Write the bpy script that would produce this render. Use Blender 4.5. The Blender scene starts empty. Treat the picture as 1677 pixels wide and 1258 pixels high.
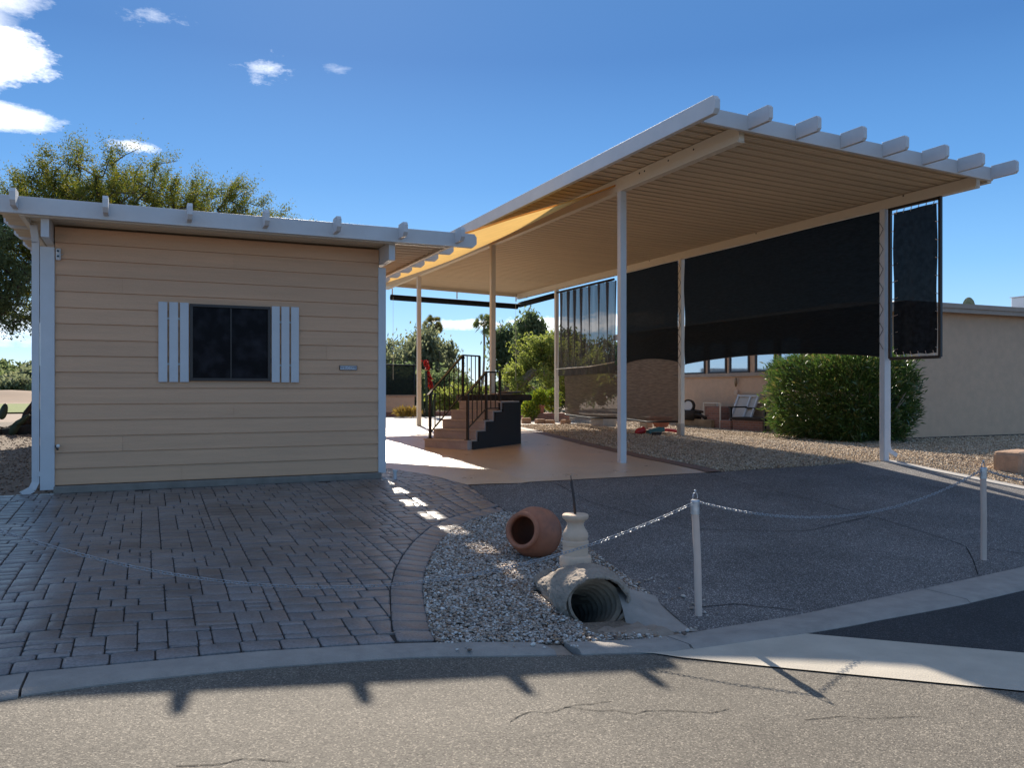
import bpy, bmesh, math, random
import numpy as np
from mathutils import Vector, Matrix
R = math.radians
SC = bpy.context.scene
COL = SC.collection

# ---------------------------------------------------------------- camera, sky, sun, exposure
cam_d = bpy.data.cameras.new("camera")
cam = bpy.data.objects.new("camera", cam_d)
COL.objects.link(cam)
SC.camera = cam
cam_d.sensor_width = 36.0
cam_d.lens = 36.0 * 1330.0 / 1677.0
cam_d.shift_y = 9.0 / 1677.0
cam_d.clip_start = 0.05
cam_d.clip_end = 6000
CAM = Vector((0, 0, 1.12))
cam.location = CAM
cam.rotation_euler = (R(90), 0, R(-24.2))

SUN_AZ, SUN_EL = 11.0, 30.0            # azimuth east of +Y, elevation
wd = bpy.data.worlds.new("World")
SC.world = wd
wd.use_nodes = True
wn, wl = wd.node_tree.nodes, wd.node_tree.links
wn.clear()


def wnode(t, **kw):
    n = wn.new(t)
    for k, v in kw.items():
        setattr(n, k, v)
    return n


def wmath(op, a, b=None, c=None, clamp=False):
    n = wn.new('ShaderNodeMath'); n.operation = op; n.use_clamp = clamp
    for i, v in enumerate((a, b, c)):
        if v is None: continue
        if isinstance(v, (int, float)): n.inputs[i].default_value = v
        else: wl.new(v, n.inputs[i])
    return n.outputs[0]


sky = wnode('ShaderNodeTexSky', sky_type='NISHITA')
sky.sun_disc = False
sky.sun_elevation = R(SUN_EL)
sky.sun_rotation = R(SUN_AZ)
sky.altitude = 1200
sky.air_density = 1.0
sky.dust_density = 0.15
sky.ozone_density = 2.2
hsv = wnode('ShaderNodeHueSaturation')
hsv.inputs['Saturation'].default_value = 1.12
wl.new(sky.outputs[0], hsv.inputs['Color'])
tc = wnode('ShaderNodeTexCoord')
nrm = wnode('ShaderNodeVectorMath', operation='NORMALIZE')
wl.new(tc.outputs['Generated'], nrm.inputs[0])
sp = wnode('ShaderNodeSeparateXYZ')
wl.new(nrm.outputs[0], sp.inputs[0])
az = wmath('MULTIPLY', wmath('ARCTAN2', sp.outputs[0], sp.outputs[1]), 57.29578)
el = wmath('MULTIPLY', wmath('ARCSINE', sp.outputs[2]), 57.29578)
cmb = wnode('ShaderNodeCombineXYZ')
wl.new(wmath('MULTIPLY', az, 0.45), cmb.inputs[0]); wl.new(el, cmb.inputs[1])
nz = wnode('ShaderNodeTexNoise'); nz.inputs['Scale'].default_value = 0.9
nz.inputs['Detail'].default_value = 9; nz.inputs['Roughness'].default_value = 0.62
wl.new(cmb.outputs[0], nz.inputs['Vector'])
nz2 = wnode('ShaderNodeTexNoise'); nz2.inputs['Scale'].default_value = 3.5
nz2.inputs['Detail'].default_value = 8; nz2.inputs['Roughness'].default_value = 0.7
wl.new(cmb.outputs[0], nz2.inputs['Vector'])
n1 = wmath('SUBTRACT', nz.outputs['Fac'], 0.5)
n2 = wmath('SUBTRACT', nz2.outputs['Fac'], 0.5)
nsum = wmath('ADD', wmath('MULTIPLY', n1, 1.4), wmath('MULTIPLY', n2, 0.9))
total = None
# az, el, half width, half height, density, noise share, edge softness
CLOUDS = [(-12.1, 19.3, 7.3, 2.2, .95, 0.35, 0.2), (-14.3, 17.5, 6.4, 2.5, .95, .3, .3), (-13.0, 21.0, 6.0, 2.0, .95, .12, .4), (-10.8, 22.6, 5.4, 1.7, .85, 0.4, 0.5), (-12.6, 15.9, 8.0, 1.15, .95, 0.28, 0.25),
          (7.3, 20.7, 1.5, .8, .5, 2.6, 1.3), (0.2, 22.8, 1.9, .45, .33, 2.6, 1.3), (12.2, 21.1, .9, .3, .22, 2.4, 1.3),
          (-0.8, 15.2, 1.9, .38, .8, 1.6, .8), (21, 4.55, 3.0, .42, .7, 1.2, .5), (27.5, 4.5, 4.6, .75, .9, 1.3, .5),
          (33, 4.9, 4, .6, .7, 1.2, .5), (-10, 4.0, 12, 1.6, .6, 1.3, .9), (45, 3.2, 14, .7, .4, 1.6, .8)]
for (a, e, wa, we, den, ns, soft) in CLOUDS:
    dx = wmath('DIVIDE', wmath('SUBTRACT', az, a), wa)
    dy = wmath('DIVIDE', wmath('SUBTRACT', el, e), we)
    d = wmath('SQRT', wmath('ADD', wmath('MULTIPLY', dx, dx), wmath('MULTIPLY', dy, dy)))
    d = wmath('ADD', d, wmath('MULTIPLY', nsum, ns))
    m = wmath('DIVIDE', wmath('SUBTRACT', 1.0, d), soft, clamp=True)
    m = wmath('MULTIPLY', m, den)
    total = m if total is None else wmath('MAXIMUM', total, m)
mixc = wnode('ShaderNodeMix', data_type='RGBA')
wl.new(total, mixc.inputs['Factor'])
wl.new(hsv.outputs[0], mixc.inputs[6])
mixc.inputs[7].default_value = (8.2, 8.3, 8.5, 1)
rmp = wnode('ShaderNodeValToRGB')
wl.new(wmath('DIVIDE', el, 90.0, clamp=True), rmp.inputs[0])
STOPS = [(0, (.40, .52, .64)), (3, (.22, .39, .59)), (8, (.115, .285, .52)), (14, (.058, .185, .415)), (22, (.030, .108, .285)), (30, (.042, .12, .28)), (48, (.185, .225, .31)), (90, (.205, .245, .325))]
ee = rmp.color_ramp.elements
while len(ee) < len(STOPS): ee.new(.5)
for i_, (p_, c_) in enumerate(STOPS):
    ee[i_].position = p_ / 90; ee[i_].color = (*c_, 1)
scl = wnode('ShaderNodeVectorMath', operation='SCALE'); scl.inputs['Scale'].default_value = 1 / .115
wl.new(rmp.outputs[0], scl.inputs[0])
skm = wnode('ShaderNodeMix', data_type='RGBA'); skm.inputs['Factor'].default_value = .84
wl.new(hsv.outputs[0], skm.inputs[6]); wl.new(scl.outputs[0], skm.inputs[7]); wl.new(skm.outputs[2], mixc.inputs[6])
bg = wnode('ShaderNodeBackground')
bg.inputs['Strength'].default_value = 0.115
wl.new(mixc.outputs[2], bg.inputs['Color'])
wo = wnode('ShaderNodeOutputWorld')
wl.new(bg.outputs[0], wo.inputs['Surface'])

sun_d = bpy.data.lights.new("sun", 'SUN')
sun_d.energy = 4.6
sun_d.angle = R(0.53)
sun_d.color = (1.0, 0.90, 0.76)
sun = bpy.data.objects.new("sun", sun_d)
COL.objects.link(sun)
sdir = Vector((math.sin(R(SUN_AZ)) * math.cos(R(SUN_EL)), math.cos(R(SUN_AZ)) * math.cos(R(SUN_EL)), math.sin(R(SUN_EL))))
sun.rotation_euler = sdir.to_track_quat('Z', 'Y').to_euler()
sun.location = (5, 20, 20)

vs = SC.view_settings
vs.view_transform = 'Standard'
vs.look = 'None'
vs.exposure = 0.86
vs.gamma = 1
SC.cycles.max_bounces = 8
SC.cycles.diffuse_bounces = 4
SC.cycles.transparent_max_bounces = 24


# ---------------------------------------------------------------- helpers
def tag(o, label=None, cat=None, group=None, kind=None):
    if label: o['label'] = label
    if cat: o['category'] = cat
    if group: o['group'] = group
    if kind: o['kind'] = kind
    return o


def empty(name, loc, label=None, cat=None, group=None, rz=0):
    o = bpy.data.objects.new(name, None)
    COL.objects.link(o)
    o.location = loc
    o.rotation_euler = (0, 0, rz)
    o.empty_display_size = .2
    return tag(o, label, cat, group)


def world_parent(o, par):
    """parent o whose mesh is in world coordinates"""
    o.parent = par
    m = Matrix.Translation(par.location) @ par.rotation_euler.to_matrix().to_4x4()
    pp = par.parent
    while pp:
        m = (Matrix.Translation(pp.location) @ pp.rotation_euler.to_matrix().to_4x4()) @ m
        pp = pp.parent
    o.matrix_parent_inverse = m.inverted()


class MB:
    def __init__(self):
        self.v, self.f = [], []

    def add(self, vs, fs):
        n = len(self.v)
        self.v += [tuple(p) for p in vs]
        self.f += [tuple(i + n for i in f) for f in fs]
        return self

    def box(self, x0, x1, y0, y1, z0, z1):
        return self.add([(x0, y0, z0), (x1, y0, z0), (x1, y1, z0), (x0, y1, z0), (x0, y0, z1), (x1, y0, z1), (x1, y1, z1), (x0, y1, z1)],
                        [(0, 3, 2, 1), (4, 5, 6, 7), (0, 1, 5, 4), (1, 2, 6, 5), (2, 3, 7, 6), (3, 0, 4, 7)])

    def bar(self, a, b, w, h, up=(0, 0, 1)):
        a, b = Vector(a), Vector(b)
        t = (b - a).normalized()
        u = Vector(up)
        s = t.cross(u)
        if s.length < 1e-4: s = t.cross(Vector((0, 1, 0)))
        s.normalize()
        u = s.cross(t).normalized()
        vs = []
        for p in (a, b):
            for (i, j) in ((-1, -1), (1, -1), (1, 1), (-1, 1)):
                vs.append(p + s * (i * w / 2) + u * (j * h / 2))
        return self.add(vs, [(3, 2, 1, 0), (4, 5, 6, 7), (0, 1, 5, 4), (1, 2, 6, 5), (2, 3, 7, 6), (3, 0, 4, 7)])

    def prism(self, pts, axis, a0, a1):
        """2D outline pts extruded along axis ('x','y','z') from a0 to a1"""
        def mk(p, a):
            return {'x': (a, p[0], p[1]), 'y': (p[0], a, p[1]), 'z': (p[0], p[1], a)}[axis]
        n = len(pts)
        vs = [mk(p, a0) for p in pts] + [mk(p, a1) for p in pts]
        return self.add(vs, [tuple(range(n))[::-1], tuple(range(n, 2 * n))] + [(i, (i + 1) % n, n + (i + 1) % n, n + i) for i in range(n)])

    def tube(self, pts, r, n=8, cap=True):
        pts = [Vector(p) for p in pts]
        rs = r if isinstance(r, (list, tuple)) else [r] * len(pts)
        vs, fs = [], []
        prev = None
        for i, p in enumerate(pts):
            t = (pts[min(i + 1, len(pts) - 1)] - pts[max(i - 1, 0)]).normalized()
            s = prev if prev is not None else (Vector((0, 0, 1)) if abs(t.z) < .9 else Vector((1, 0, 0)))
            s = (s - t * s.dot(t))
            if s.length < 1e-5: s = t.orthogonal()
            s.normalize(); prev = s
            u = t.cross(s)
            for k in range(n):
                a = 2 * math.pi * k / n
                vs.append(p + (s * math.cos(a) + u * math.sin(a)) * rs[i])
        for i in range(len(pts) - 1):
            for k in range(n):
                k2 = (k + 1) % n
                fs.append((i * n + k, i * n + k2, (i + 1) * n + k2, (i + 1) * n + k))
        if cap:
            fs.append(tuple(range(n))[::-1]); fs.append(tuple(range((len(pts) - 1) * n, len(pts) * n)))
        return self.add(vs, fs)

    def lathe(self, prof, center=(0, 0, 0), n=24, m=None):
        """prof: (r, z) list; m: optional 4x4 matrix"""
        vs, fs = [], []
        for (r, z) in prof:
            for k in range(n):
                a = 2 * math.pi * k / n
                p = Vector((r * math.cos(a), r * math.sin(a), z))
                if m is not None: p = m @ p
                vs.append(p + Vector(center))
        for i in range(len(prof) - 1):
            for k in range(n):
                k2 = (k + 1) % n
                fs.append((i * n + k, i * n + k2, (i + 1) * n + k2, (i + 1) * n + k))
        return self.add(vs, fs)

    def build(self, name, mat, parent=None, smooth=False, bevel=0, auto=None, worldc=True):
        me = bpy.data.meshes.new(name)
        me.from_pydata(self.v, [], self.f)
        me.update()
        o = bpy.data.objects.new(name, me)
        COL.objects.link(o)
        if mat: me.materials.append(mat)
        if smooth or auto:
            me.polygons.foreach_set('use_smooth', [True] * len(me.polygons))
            if auto:
                me.set_sharp_from_angle(angle=R(auto))
        if bevel:
            b = o.modifiers.new('bevel', 'BEVEL'); b.width = bevel; b.segments = 2; b.limit_method = 'ANGLE'
        if parent:
            if worldc: world_parent(o, parent)
            else: o.parent = parent
        return o


def np_mesh(name, V, F, mat, parent=None, smooth=False):
    """V (n,3), F (m,k) fast mesh"""
    me = bpy.data.meshes.new(name)
    V = np.asarray(V, dtype=np.float32); F = np.asarray(F, dtype=np.int32)
    k = F.shape[1]
    me.vertices.add(len(V)); me.vertices.foreach_set('co', V.ravel())
    me.loops.add(F.size); me.loops.foreach_set('vertex_index', F.ravel())
    me.polygons.add(len(F))
    me.polygons.foreach_set('loop_start', np.arange(0, F.size, k, dtype=np.int32))
    me.polygons.foreach_set('loop_total', np.full(len(F), k, dtype=np.int32))
    if smooth: me.polygons.foreach_set('use_smooth', np.ones(len(F), dtype=bool))
    me.update(calc_edges=True)
    me.validate()
    me.materials.append(mat)
    o = bpy.data.objects.new(name, me)
    COL.objects.link(o)
    if parent: world_parent(o, parent)
    return o


# ---------------------------------------------------------------- materials
def newmat(name):
    m = bpy.data.materials.new(name); m.use_nodes = True
    nt = m.node_tree
    return m, nt.nodes, nt.links, nt.nodes['Principled BSDF']


def mat(name, col, rough=.6, var=.15, scale=6, bump=.0, bscale=60, metal=0, spec=.5, col2=None, stretch=None, dirt=0, dirt_scale=1.2, dirt_col=(.08, .06, .05), coat=0, trans=0, isl=0):
    m, N, L, B = newmat(name)
    tcn = N.new('ShaderNodeTexCoord'); mp = N.new('ShaderNodeMapping')
    L.new(tcn.outputs['Object'], mp.inputs[0])
    if stretch: mp.inputs['Scale'].default_value = stretch
    n = N.new('ShaderNodeTexNoise'); n.inputs['Scale'].default_value = scale; n.inputs['Detail'].default_value = 6
    n.inputs['Roughness'].default_value = .6
    L.new(mp.outputs[0], n.inputs['Vector'])
    r = N.new('ShaderNodeValToRGB')
    c2 = col2 or tuple(c * (1 - var) for c in col)
    c1 = tuple(min(1, c * (1 + var)) for c in col) if not col2 else col
    r.color_ramp.elements[0].position = .3; r.color_ramp.elements[1].position = .7
    r.color_ramp.elements[0].color = (*c2, 1); r.color_ramp.elements[1].color = (*c1, 1)
    L.new(n.outputs['Fac'], r.inputs[0])
    out = r.outputs[0]
    if dirt:
        dn = N.new('ShaderNodeTexNoise'); dn.inputs['Scale'].default_value = dirt_scale; dn.inputs['Detail'].default_value = 8
        dn.inputs['Roughness'].default_value = .7
        L.new(mp.outputs[0], dn.inputs['Vector'])
        dr = N.new('ShaderNodeMapRange'); dr.inputs[1].default_value = .48; dr.inputs[2].default_value = .75; dr.inputs[4].default_value = dirt
        L.new(dn.outputs['Fac'], dr.inputs[0])
        mx = N.new('ShaderNodeMix'); mx.data_type = 'RGBA'
        L.new(dr.outputs[0], mx.inputs['Factor']); L.new(out, mx.inputs[6]); mx.inputs[7].default_value = (*dirt_col, 1)
        out = mx.outputs[2]
    if isl:
        gi = N.new('ShaderNodeNewGeometry'); im = N.new('ShaderNodeMapRange'); im.inputs[3].default_value = 1 - isl; im.inputs[4].default_value = 1 + isl
        L.new(gi.outputs['Random Per Island'], im.inputs[0]); ih = N.new('ShaderNodeHueSaturation')
        L.new(im.outputs[0], ih.inputs['Value']); L.new(out, ih.inputs['Color']); out = ih.outputs[0]
    L.new(out, B.inputs['Base Color'])
    rr = N.new('ShaderNodeMapRange'); rr.inputs[3].default_value = max(0.02, rough - .08); rr.inputs[4].default_value = min(1, rough + .08)
    L.new(n.outputs['Fac'], rr.inputs[0]); L.new(rr.outputs[0], B.inputs['Roughness'])
    B.inputs['Metallic'].default_value = metal
    B.inputs['Specular IOR Level'].default_value = spec
    if coat: B.inputs['Coat Weight'].default_value = coat; B.inputs['Coat Roughness'].default_value = .15
    if bump:
        bn = N.new('ShaderNodeTexNoise'); bn.inputs['Scale'].default_value = bscale; bn.inputs['Detail'].default_value = 5
        L.new(mp.outputs[0], bn.inputs['Vector'])
        bp = N.new('ShaderNodeBump'); bp.inputs['Strength'].default_value = bump; bp.inputs['Distance'].default_value = .01
        L.new(bn.outputs['Fac'], bp.inputs['Height']); L.new(bp.outputs[0], B.inputs['Normal'])
    return m


def island_mat(name, cols, rough=.7, bump=.2, bscale=80, trans=0, spec=.4, noise=.15, tint_scale=0, tint=None):
    """colour differs from one loose piece (stone, brick, leaf) to the next"""
    m, N, L, B = newmat(name)
    g = N.new('ShaderNodeNewGeometry')
    r = N.new('ShaderNodeValToRGB')
    el_ = r.color_ramp.elements
    while len(el_) < len(cols): el_.new(.5)
    for i, c in enumerate(cols):
        el_[i].position = i / (len(cols) - 1); el_[i].color = (*c, 1)
    L.new(g.outputs['Random Per Island'], r.inputs[0])
    tcn = N.new('ShaderNodeTexCoord')
    n = N.new('ShaderNodeTexNoise'); n.inputs['Scale'].default_value = bscale; n.inputs['Detail'].default_value = 5
    L.new(tcn.outputs['Object'], n.inputs['Vector'])
    hs = N.new('ShaderNodeHueSaturation')
    mr = N.new('ShaderNodeMapRange'); mr.inputs[3].default_value = 1 - noise; mr.inputs[4].default_value = 1 + noise
    mr.inputs[1].default_value = .3; mr.inputs[2].default_value = .7
    L.new(n.outputs['Fac'], mr.inputs[0]); L.new(mr.outputs[0], hs.inputs['Value']); L.new(r.outputs[0], hs.inputs['Color'])
    out = hs.outputs[0]
    if tint:
        tn = N.new('ShaderNodeTexNoise'); tn.inputs['Scale'].default_value = tint_scale; tn.inputs['Detail'].default_value = 7
        tn.inputs['Roughness'].default_value = .65
        L.new(tcn.outputs['Object'], tn.inputs['Vector'])
        tr = N.new('ShaderNodeMapRange'); tr.inputs[1].default_value = .45; tr.inputs[2].default_value = .65; tr.inputs[4].default_value = .75
        L.new(tn.outputs['Fac'], tr.inputs[0])
        mx = N.new('ShaderNodeMix'); mx.data_type = 'RGBA'; mx.blend_type = 'MULTIPLY'
        L.new(tr.outputs[0], mx.inputs['Factor']); L.new(out, mx.inputs[6]); mx.inputs[7].default_value = (*tint, 1)
        out = mx.outputs[2]
    L.new(out, B.inputs['Base Color'])
    B.inputs['Roughness'].default_value = rough
    B.inputs['Specular IOR Level'].default_value = spec
    if bump:
        bp = N.new('ShaderNodeBump'); bp.inputs['Strength'].default_value = bump; bp.inputs['Distance'].default_value = .004
        L.new(n.outputs['Fac'], bp.inputs['Height']); L.new(bp.outputs[0], B.inputs['Normal'])
    if trans:
        o_ = N['Material Output']
        t = N.new('ShaderNodeBsdfTranslucent'); mix = N.new('ShaderNodeMixShader'); mix.inputs[0].default_value = trans
        hs2 = N.new('ShaderNodeHueSaturation'); hs2.inputs['Value'].default_value = 1.5; hs2.inputs['Saturation'].default_value = 1.1
        L.new(out, hs2.inputs['Color']); L.new(hs2.outputs[0], t.inputs['Color'])
        L.new(B.outputs[0], mix.inputs[1]); L.new(t.outputs[0], mix.inputs[2]); L.new(mix.outputs[0], o_.inputs['Surface'])
    return m


def asphalt(name, base, light, dark, speck, crack=0.0, patch=None, stain=.35):
    m, N, L, B = newmat(name)
    tcn = N.new('ShaderNodeTexCoord'); O = tcn.outputs['Object']
    v = N.new('ShaderNodeTexVoronoi'); v.inputs['Scale'].default_value = 150; L.new(O, v.inputs['Vector'])
    vr = N.new('ShaderNodeSeparateColor'); L.new(v.outputs['Color'], vr.inputs[0])
    r = N.new('ShaderNodeValToRGB'); e = r.color_ramp.elements
    e[0].position = 0; e[0].color = (*dark, 1); e[1].position = .35; e[1].color = (*base, 1)
    x = e.new(.78); x.color = (*base, 1); x = e.new(.97); x.color = (*light, 1)
    L.new(vr.outputs[0], r.inputs[0])
    n = N.new('ShaderNodeTexNoise'); n.inputs['Scale'].default_value = .9; n.inputs['Detail'].default_value = 9; n.inputs['Roughness'].default_value = .62
    L.new(O, n.inputs['Vector'])
    mr = N.new('ShaderNodeMapRange'); mr.inputs[1].default_value = .3; mr.inputs[2].default_value = .7; mr.inputs[3].default_value = .74; mr.inputs[4].default_value = 1.26
    L.new(n.outputs['Fac'], mr.inputs[0])
    hs = N.new('ShaderNodeHueSaturation'); L.new(r.outputs[0], hs.inputs['Color']); L.new(mr.outputs[0], hs.inputs['Value'])
    out = hs.outputs[0]
    hgt = N.new('ShaderNodeTexNoise'); hgt.inputs['Scale'].default_value = 170; hgt.inputs['Detail'].default_value = 4; L.new(O, hgt.inputs['Vector'])
    if crack:
        nd = N.new('ShaderNodeTexNoise'); nd.inputs['Scale'].default_value = 3; nd.inputs['Detail'].default_value = 6; L.new(O, nd.inputs['Vector'])
        ad = N.new('ShaderNodeMix'); ad.data_type = 'RGBA'; ad.inputs['Factor'].default_value = .3
        L.new(O, ad.inputs[6]); L.new(nd.outputs['Color'], ad.inputs[7])
        for sc_, wdt, st in ((2.2, .004, .8), (13, .02, .55)):
            vc = N.new('ShaderNodeTexVoronoi'); vc.feature = 'DISTANCE_TO_EDGE'; vc.inputs['Scale'].default_value = sc_
            L.new(ad.outputs[2], vc.inputs['Vector'])
            cr = N.new('ShaderNodeMapRange'); cr.inputs[1].default_value = 0; cr.inputs[2].default_value = wdt; cr.inputs[3].default_value = 1; cr.inputs[4].default_value = 0
            L.new(vc.outputs['Distance'], cr.inputs[0])
            msk = N.new('ShaderNodeTexNoise'); msk.inputs['Scale'].default_value = 1.1 if sc_ < 5 else 2.3; msk.inputs['Detail'].default_value = 5; L.new(O, msk.inputs['Vector'])
            mm = N.new('ShaderNodeMapRange'); mm.inputs[1].default_value = .5; mm.inputs[2].default_value = .62; mm.inputs[4].default_value = st * crack
            L.new(msk.outputs['Fac'], mm.inputs[0])
            mu = N.new('ShaderNodeMath'); mu.operation = 'MULTIPLY'; L.new(cr.outputs[0], mu.inputs[0]); L.new(mm.outputs[0], mu.inputs[1])
            mx = N.new('ShaderNodeMix'); mx.data_type = 'RGBA'; L.new(mu.outputs[0], mx.inputs['Factor']); L.new(out, mx.inputs[6])
            mx.inputs[7].default_value = (.025, .023, .02, 1); out = mx.outputs[2]
    st_ = N.new('ShaderNodeTexNoise'); st_.inputs['Scale'].default_value = 1.7; st_.inputs['Detail'].default_value = 10; st_.inputs['Roughness'].default_value = .7
    L.new(O, st_.inputs['Vector'])
    sr = N.new('ShaderNodeMapRange'); sr.inputs[1].default_value = .56; sr.inputs[2].default_value = .72; sr.inputs[4].default_value = stain
    L.new(st_.outputs['Fac'], sr.inputs[0])
    sx_ = N.new('ShaderNodeMix'); sx_.data_type = 'RGBA'; L.new(sr.outputs[0], sx_.inputs['Factor']); L.new(out, sx_.inputs[6])
    sx_.inputs[7].default_value = (*[c * 1.1 for c in dark], 1); out = sx_.outputs[2]
    L.new(out, B.inputs['Base Color'])
    B.inputs['Roughness'].default_value = .82
    B.inputs['Specular IOR Level'].default_value = .35
    bp = N.new('ShaderNodeBump'); bp.inputs['Strength'].default_value = .7; bp.inputs['Distance'].default_value = .006
    L.new(hgt.outputs['Fac'], bp.inputs['Height']); L.new(bp.outputs[0], B.inputs['Normal'])
    return m


def mesh_fabric(name, col, hole, rough=.9, trans=.0, var=.2, scale=4, stretch=(1, 1, 6)):
    m, N, L, B = newmat(name)
    tcn = N.new('ShaderNodeTexCoord'); mp = N.new('ShaderNodeMapping'); mp.inputs['Scale'].default_value = stretch
    L.new(tcn.outputs['Object'], mp.inputs[0])
    n = N.new('ShaderNodeTexNoise'); n.inputs['Scale'].default_value = scale; n.inputs['Detail'].default_value = 7; L.new(mp.outputs[0], n.inputs['Vector'])
    r = N.new('ShaderNodeValToRGB'); r.color_ramp.elements[0].position = .35; r.color_ramp.elements[1].position = .68
    r.color_ramp.elements[0].color = (*[c * (1 - var) for c in col], 1); r.color_ramp.elements[1].color = (*[c * (1 + var) for c in col], 1)
    L.new(n.outputs['Fac'], r.inputs[0]); L.new(r.outputs[0], B.inputs['Base Color'])
    B.inputs['Roughness'].default_value = rough; B.inputs['Specular IOR Level'].default_value = .2
    sh = B.outputs[0]
    if trans:
        t = N.new('ShaderNodeBsdfTranslucent'); L.new(r.outputs[0], t.inputs['Color'])
        mt = N.new('ShaderNodeMixShader'); mt.inputs[0].default_value = trans
        L.new(sh, mt.inputs[1]); L.new(t.outputs[0], mt.inputs[2]); sh = mt.outputs[0]
    if hole:
        tr = N.new('ShaderNodeBsdfTransparent'); mx = N.new('ShaderNodeMixShader')
        mr = N.new('ShaderNodeMapRange'); mr.inputs[1].default_value = .3; mr.inputs[2].default_value = .7
        mr.inputs[3].default_value = hole * .8; mr.inputs[4].default_value = hole * 1.2
        L.new(n.outputs['Fac'], mr.inputs[0]); L.new(mr.outputs[0], mx.inputs[0])
        L.new(sh, mx.inputs[1]); L.new(tr.outputs[0], mx.inputs[2]); sh = mx.outputs[0]
    L.new(sh, N['Material Output'].inputs['Surface'])
    return m


def brick_mat(name, c1, c2, mortar, scale=1, bw=.2, bh=.065):
    m, N, L, B = newmat(name)
    tcn = N.new('ShaderNodeTexCoord')
    s_ = N.new('ShaderNodeSeparateXYZ'); L.new(tcn.outputs['Object'], s_.inputs[0])
    ad = N.new('ShaderNodeMath'); ad.operation = 'ADD'; L.new(s_.outputs[0], ad.inputs[0]); L.new(s_.outputs[1], ad.inputs[1])
    cb = N.new('ShaderNodeCombineXYZ'); L.new(ad.outputs[0], cb.inputs[0]); L.new(s_.outputs[2], cb.inputs[1])
    b = N.new('ShaderNodeTexBrick'); b.inputs['Scale'].default_value = scale; b.inputs['Color1'].default_value = (*c1, 1); b.inputs['Color2'].default_value = (*c2, 1)
    b.inputs['Mortar'].default_value = (*mortar, 1); b.inputs['Brick Width'].default_value = bw; b.inputs['Row Height'].default_value = bh; b.inputs['Mortar Size'].default_value = .006
    L.new(cb.outputs[0], b.inputs['Vector']); L.new(b.outputs['Color'], B.inputs['Base Color'])
    B.inputs['Roughness'].default_value = .9
    return m


M = {}
M['white'] = mat('white_paint', (.60, .605, .61), .45, .05, 3, .12, 25, dirt=.18, dirt_scale=2.5, dirt_col=(.45, .42, .38))
M['cream'] = mat('cream_metal', (.66, .60, .50), .45, .06, 3, .08, 20, dirt=.25, dirt_scale=3, dirt_col=(.40, .34, .26))
M['pan'] = mat('roof_pan', (.68, .56, .405), .5, .06, 2, .05, 12, stretch=(.3, 3, 1), dirt=.22, dirt_scale=1.2, dirt_col=(.38, .31, .22))
M['siding'] = mat('siding', (.68, .405, .24), .7, .07, 2.2, .35, 45, stretch=(.35, 1, 6), dirt=.22, dirt_scale=1.3, dirt_col=(.42, .28, .19), isl=.035)
M['concrete'] = mat('concrete', (.26, .225, .19), .95, .18, 5, .5, 90, spec=.1, dirt=.35, dirt_scale=2.4, dirt_col=(.17, .15, .13))
M['gutter'] = mat('gutter_concrete', (.50, .45, .37), .85, .1, 4, .45, 110, dirt=.25, dirt_scale=1.6, dirt_col=(.30, .25, .19))
M['kerb'] = mat('kerb_concrete', (.34, .305, .27), .85, .14, 7, .6, 110, dirt=.35, dirt_scale=3, dirt_col=(.15, .14, .13))
M['pale_concrete'] = mat('pale_concrete', (.52, .48, .43), .8, .1, 2, .3, 60, dirt=.3, dirt_scale=1, dirt_col=(.32, .28, .24))
M['patio'] = mat('patio_coating', (.65, .465, .31), .30, .07, 2.5, .9, 26, spec=.5, dirt=.25, dirt_scale=.8, dirt_col=(.36, .24, .15))
M['border'] = mat('border_strip', (.20, .13, .10), .6, .2, 4, .4, 40)
M['road'] = asphalt('old_asphalt', (.150, .133, .108), (.32, .28, .225), (.065, .056, .046), .1, crack=.9)
M['drive'] = asphalt('drive_asphalt', (.135, .125, .119), (.44, .41, .39), (.045, .042, .04), .1, crack=.25)
M['newroad'] = asphalt('fresh_asphalt', (.035, .035, .037), (.09, .09, .09), (.02, .02, .02), .1)
M['gravel_base'] = mat('gravel_soil', (.20, .155, .115), .95, .4, 45, 1.0, 70)
M['dirt'] = mat('desert_dirt', (.30, .22, .16), .95, .25, 2, .6, 20)
M['stones'] = island_mat('island_stones', [(.12, .08, .06), (.46, .40, .34), (.32, .18, .10), (.72, .68, .62), (.16, .11, .08), (.80, .77, .72), (.38, .24, .14), (.52, .47, .41), (.25, .17, .12)], .7, .3, 60)
M['far_stones'] = island_mat('yard_stones', [(.18, .115, .07), (.58, .44, .29), (.36, .25, .16), (.70, .56, .40), (.45, .33, .22), (.74, .64, .50), (.27, .18, .12)], .8, .2, 60)
M['brown_stones'] = island_mat('brown_stones', [(.12, .08, .06), (.30, .22, .16), (.20, .14, .10), (.36, .29, .23)], .8, .2, 60)
M['paver'] = island_mat('pavers', [(.165, .153, .152), (.21, .198, .195), (.150, .141, .142), (.225, .195, .18), (.18, .168, .165), (.215, .203, .20)], .33, .6, 70, spec=.55, noise=.28, tint_scale=1.3, tint=(.58, .52, .47))
M['joint'] = mat('joint_sand', (.04, .033, .028), .95, .3, 30, .5, 100)
M['black_fabric'] = mesh_fabric('black_shade_cloth', (.010, .0135, .016), .0035, var=.3, scale=9)
M['black_net'] = mesh_fabric('black_net', (.012, .014, .016), .012, var=.5, scale=14, stretch=(1, 1, 1))
M['brown_fabric'] = mesh_fabric('brown_shade_cloth', (.15, .12, .095), .17, var=.35, scale=5, stretch=(1, 1, 14))
M['sheer'] = mesh_fabric('sheer_shade_cloth', (.075, .07, .07), .19, trans=.2, var=.2, stretch=(4, 4, .2))
M['sail'] = mesh_fabric('shade_sail', (.88, .55, .18), .0, trans=.62, var=.07, scale=2.5, stretch=(1, 3, 1))
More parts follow.
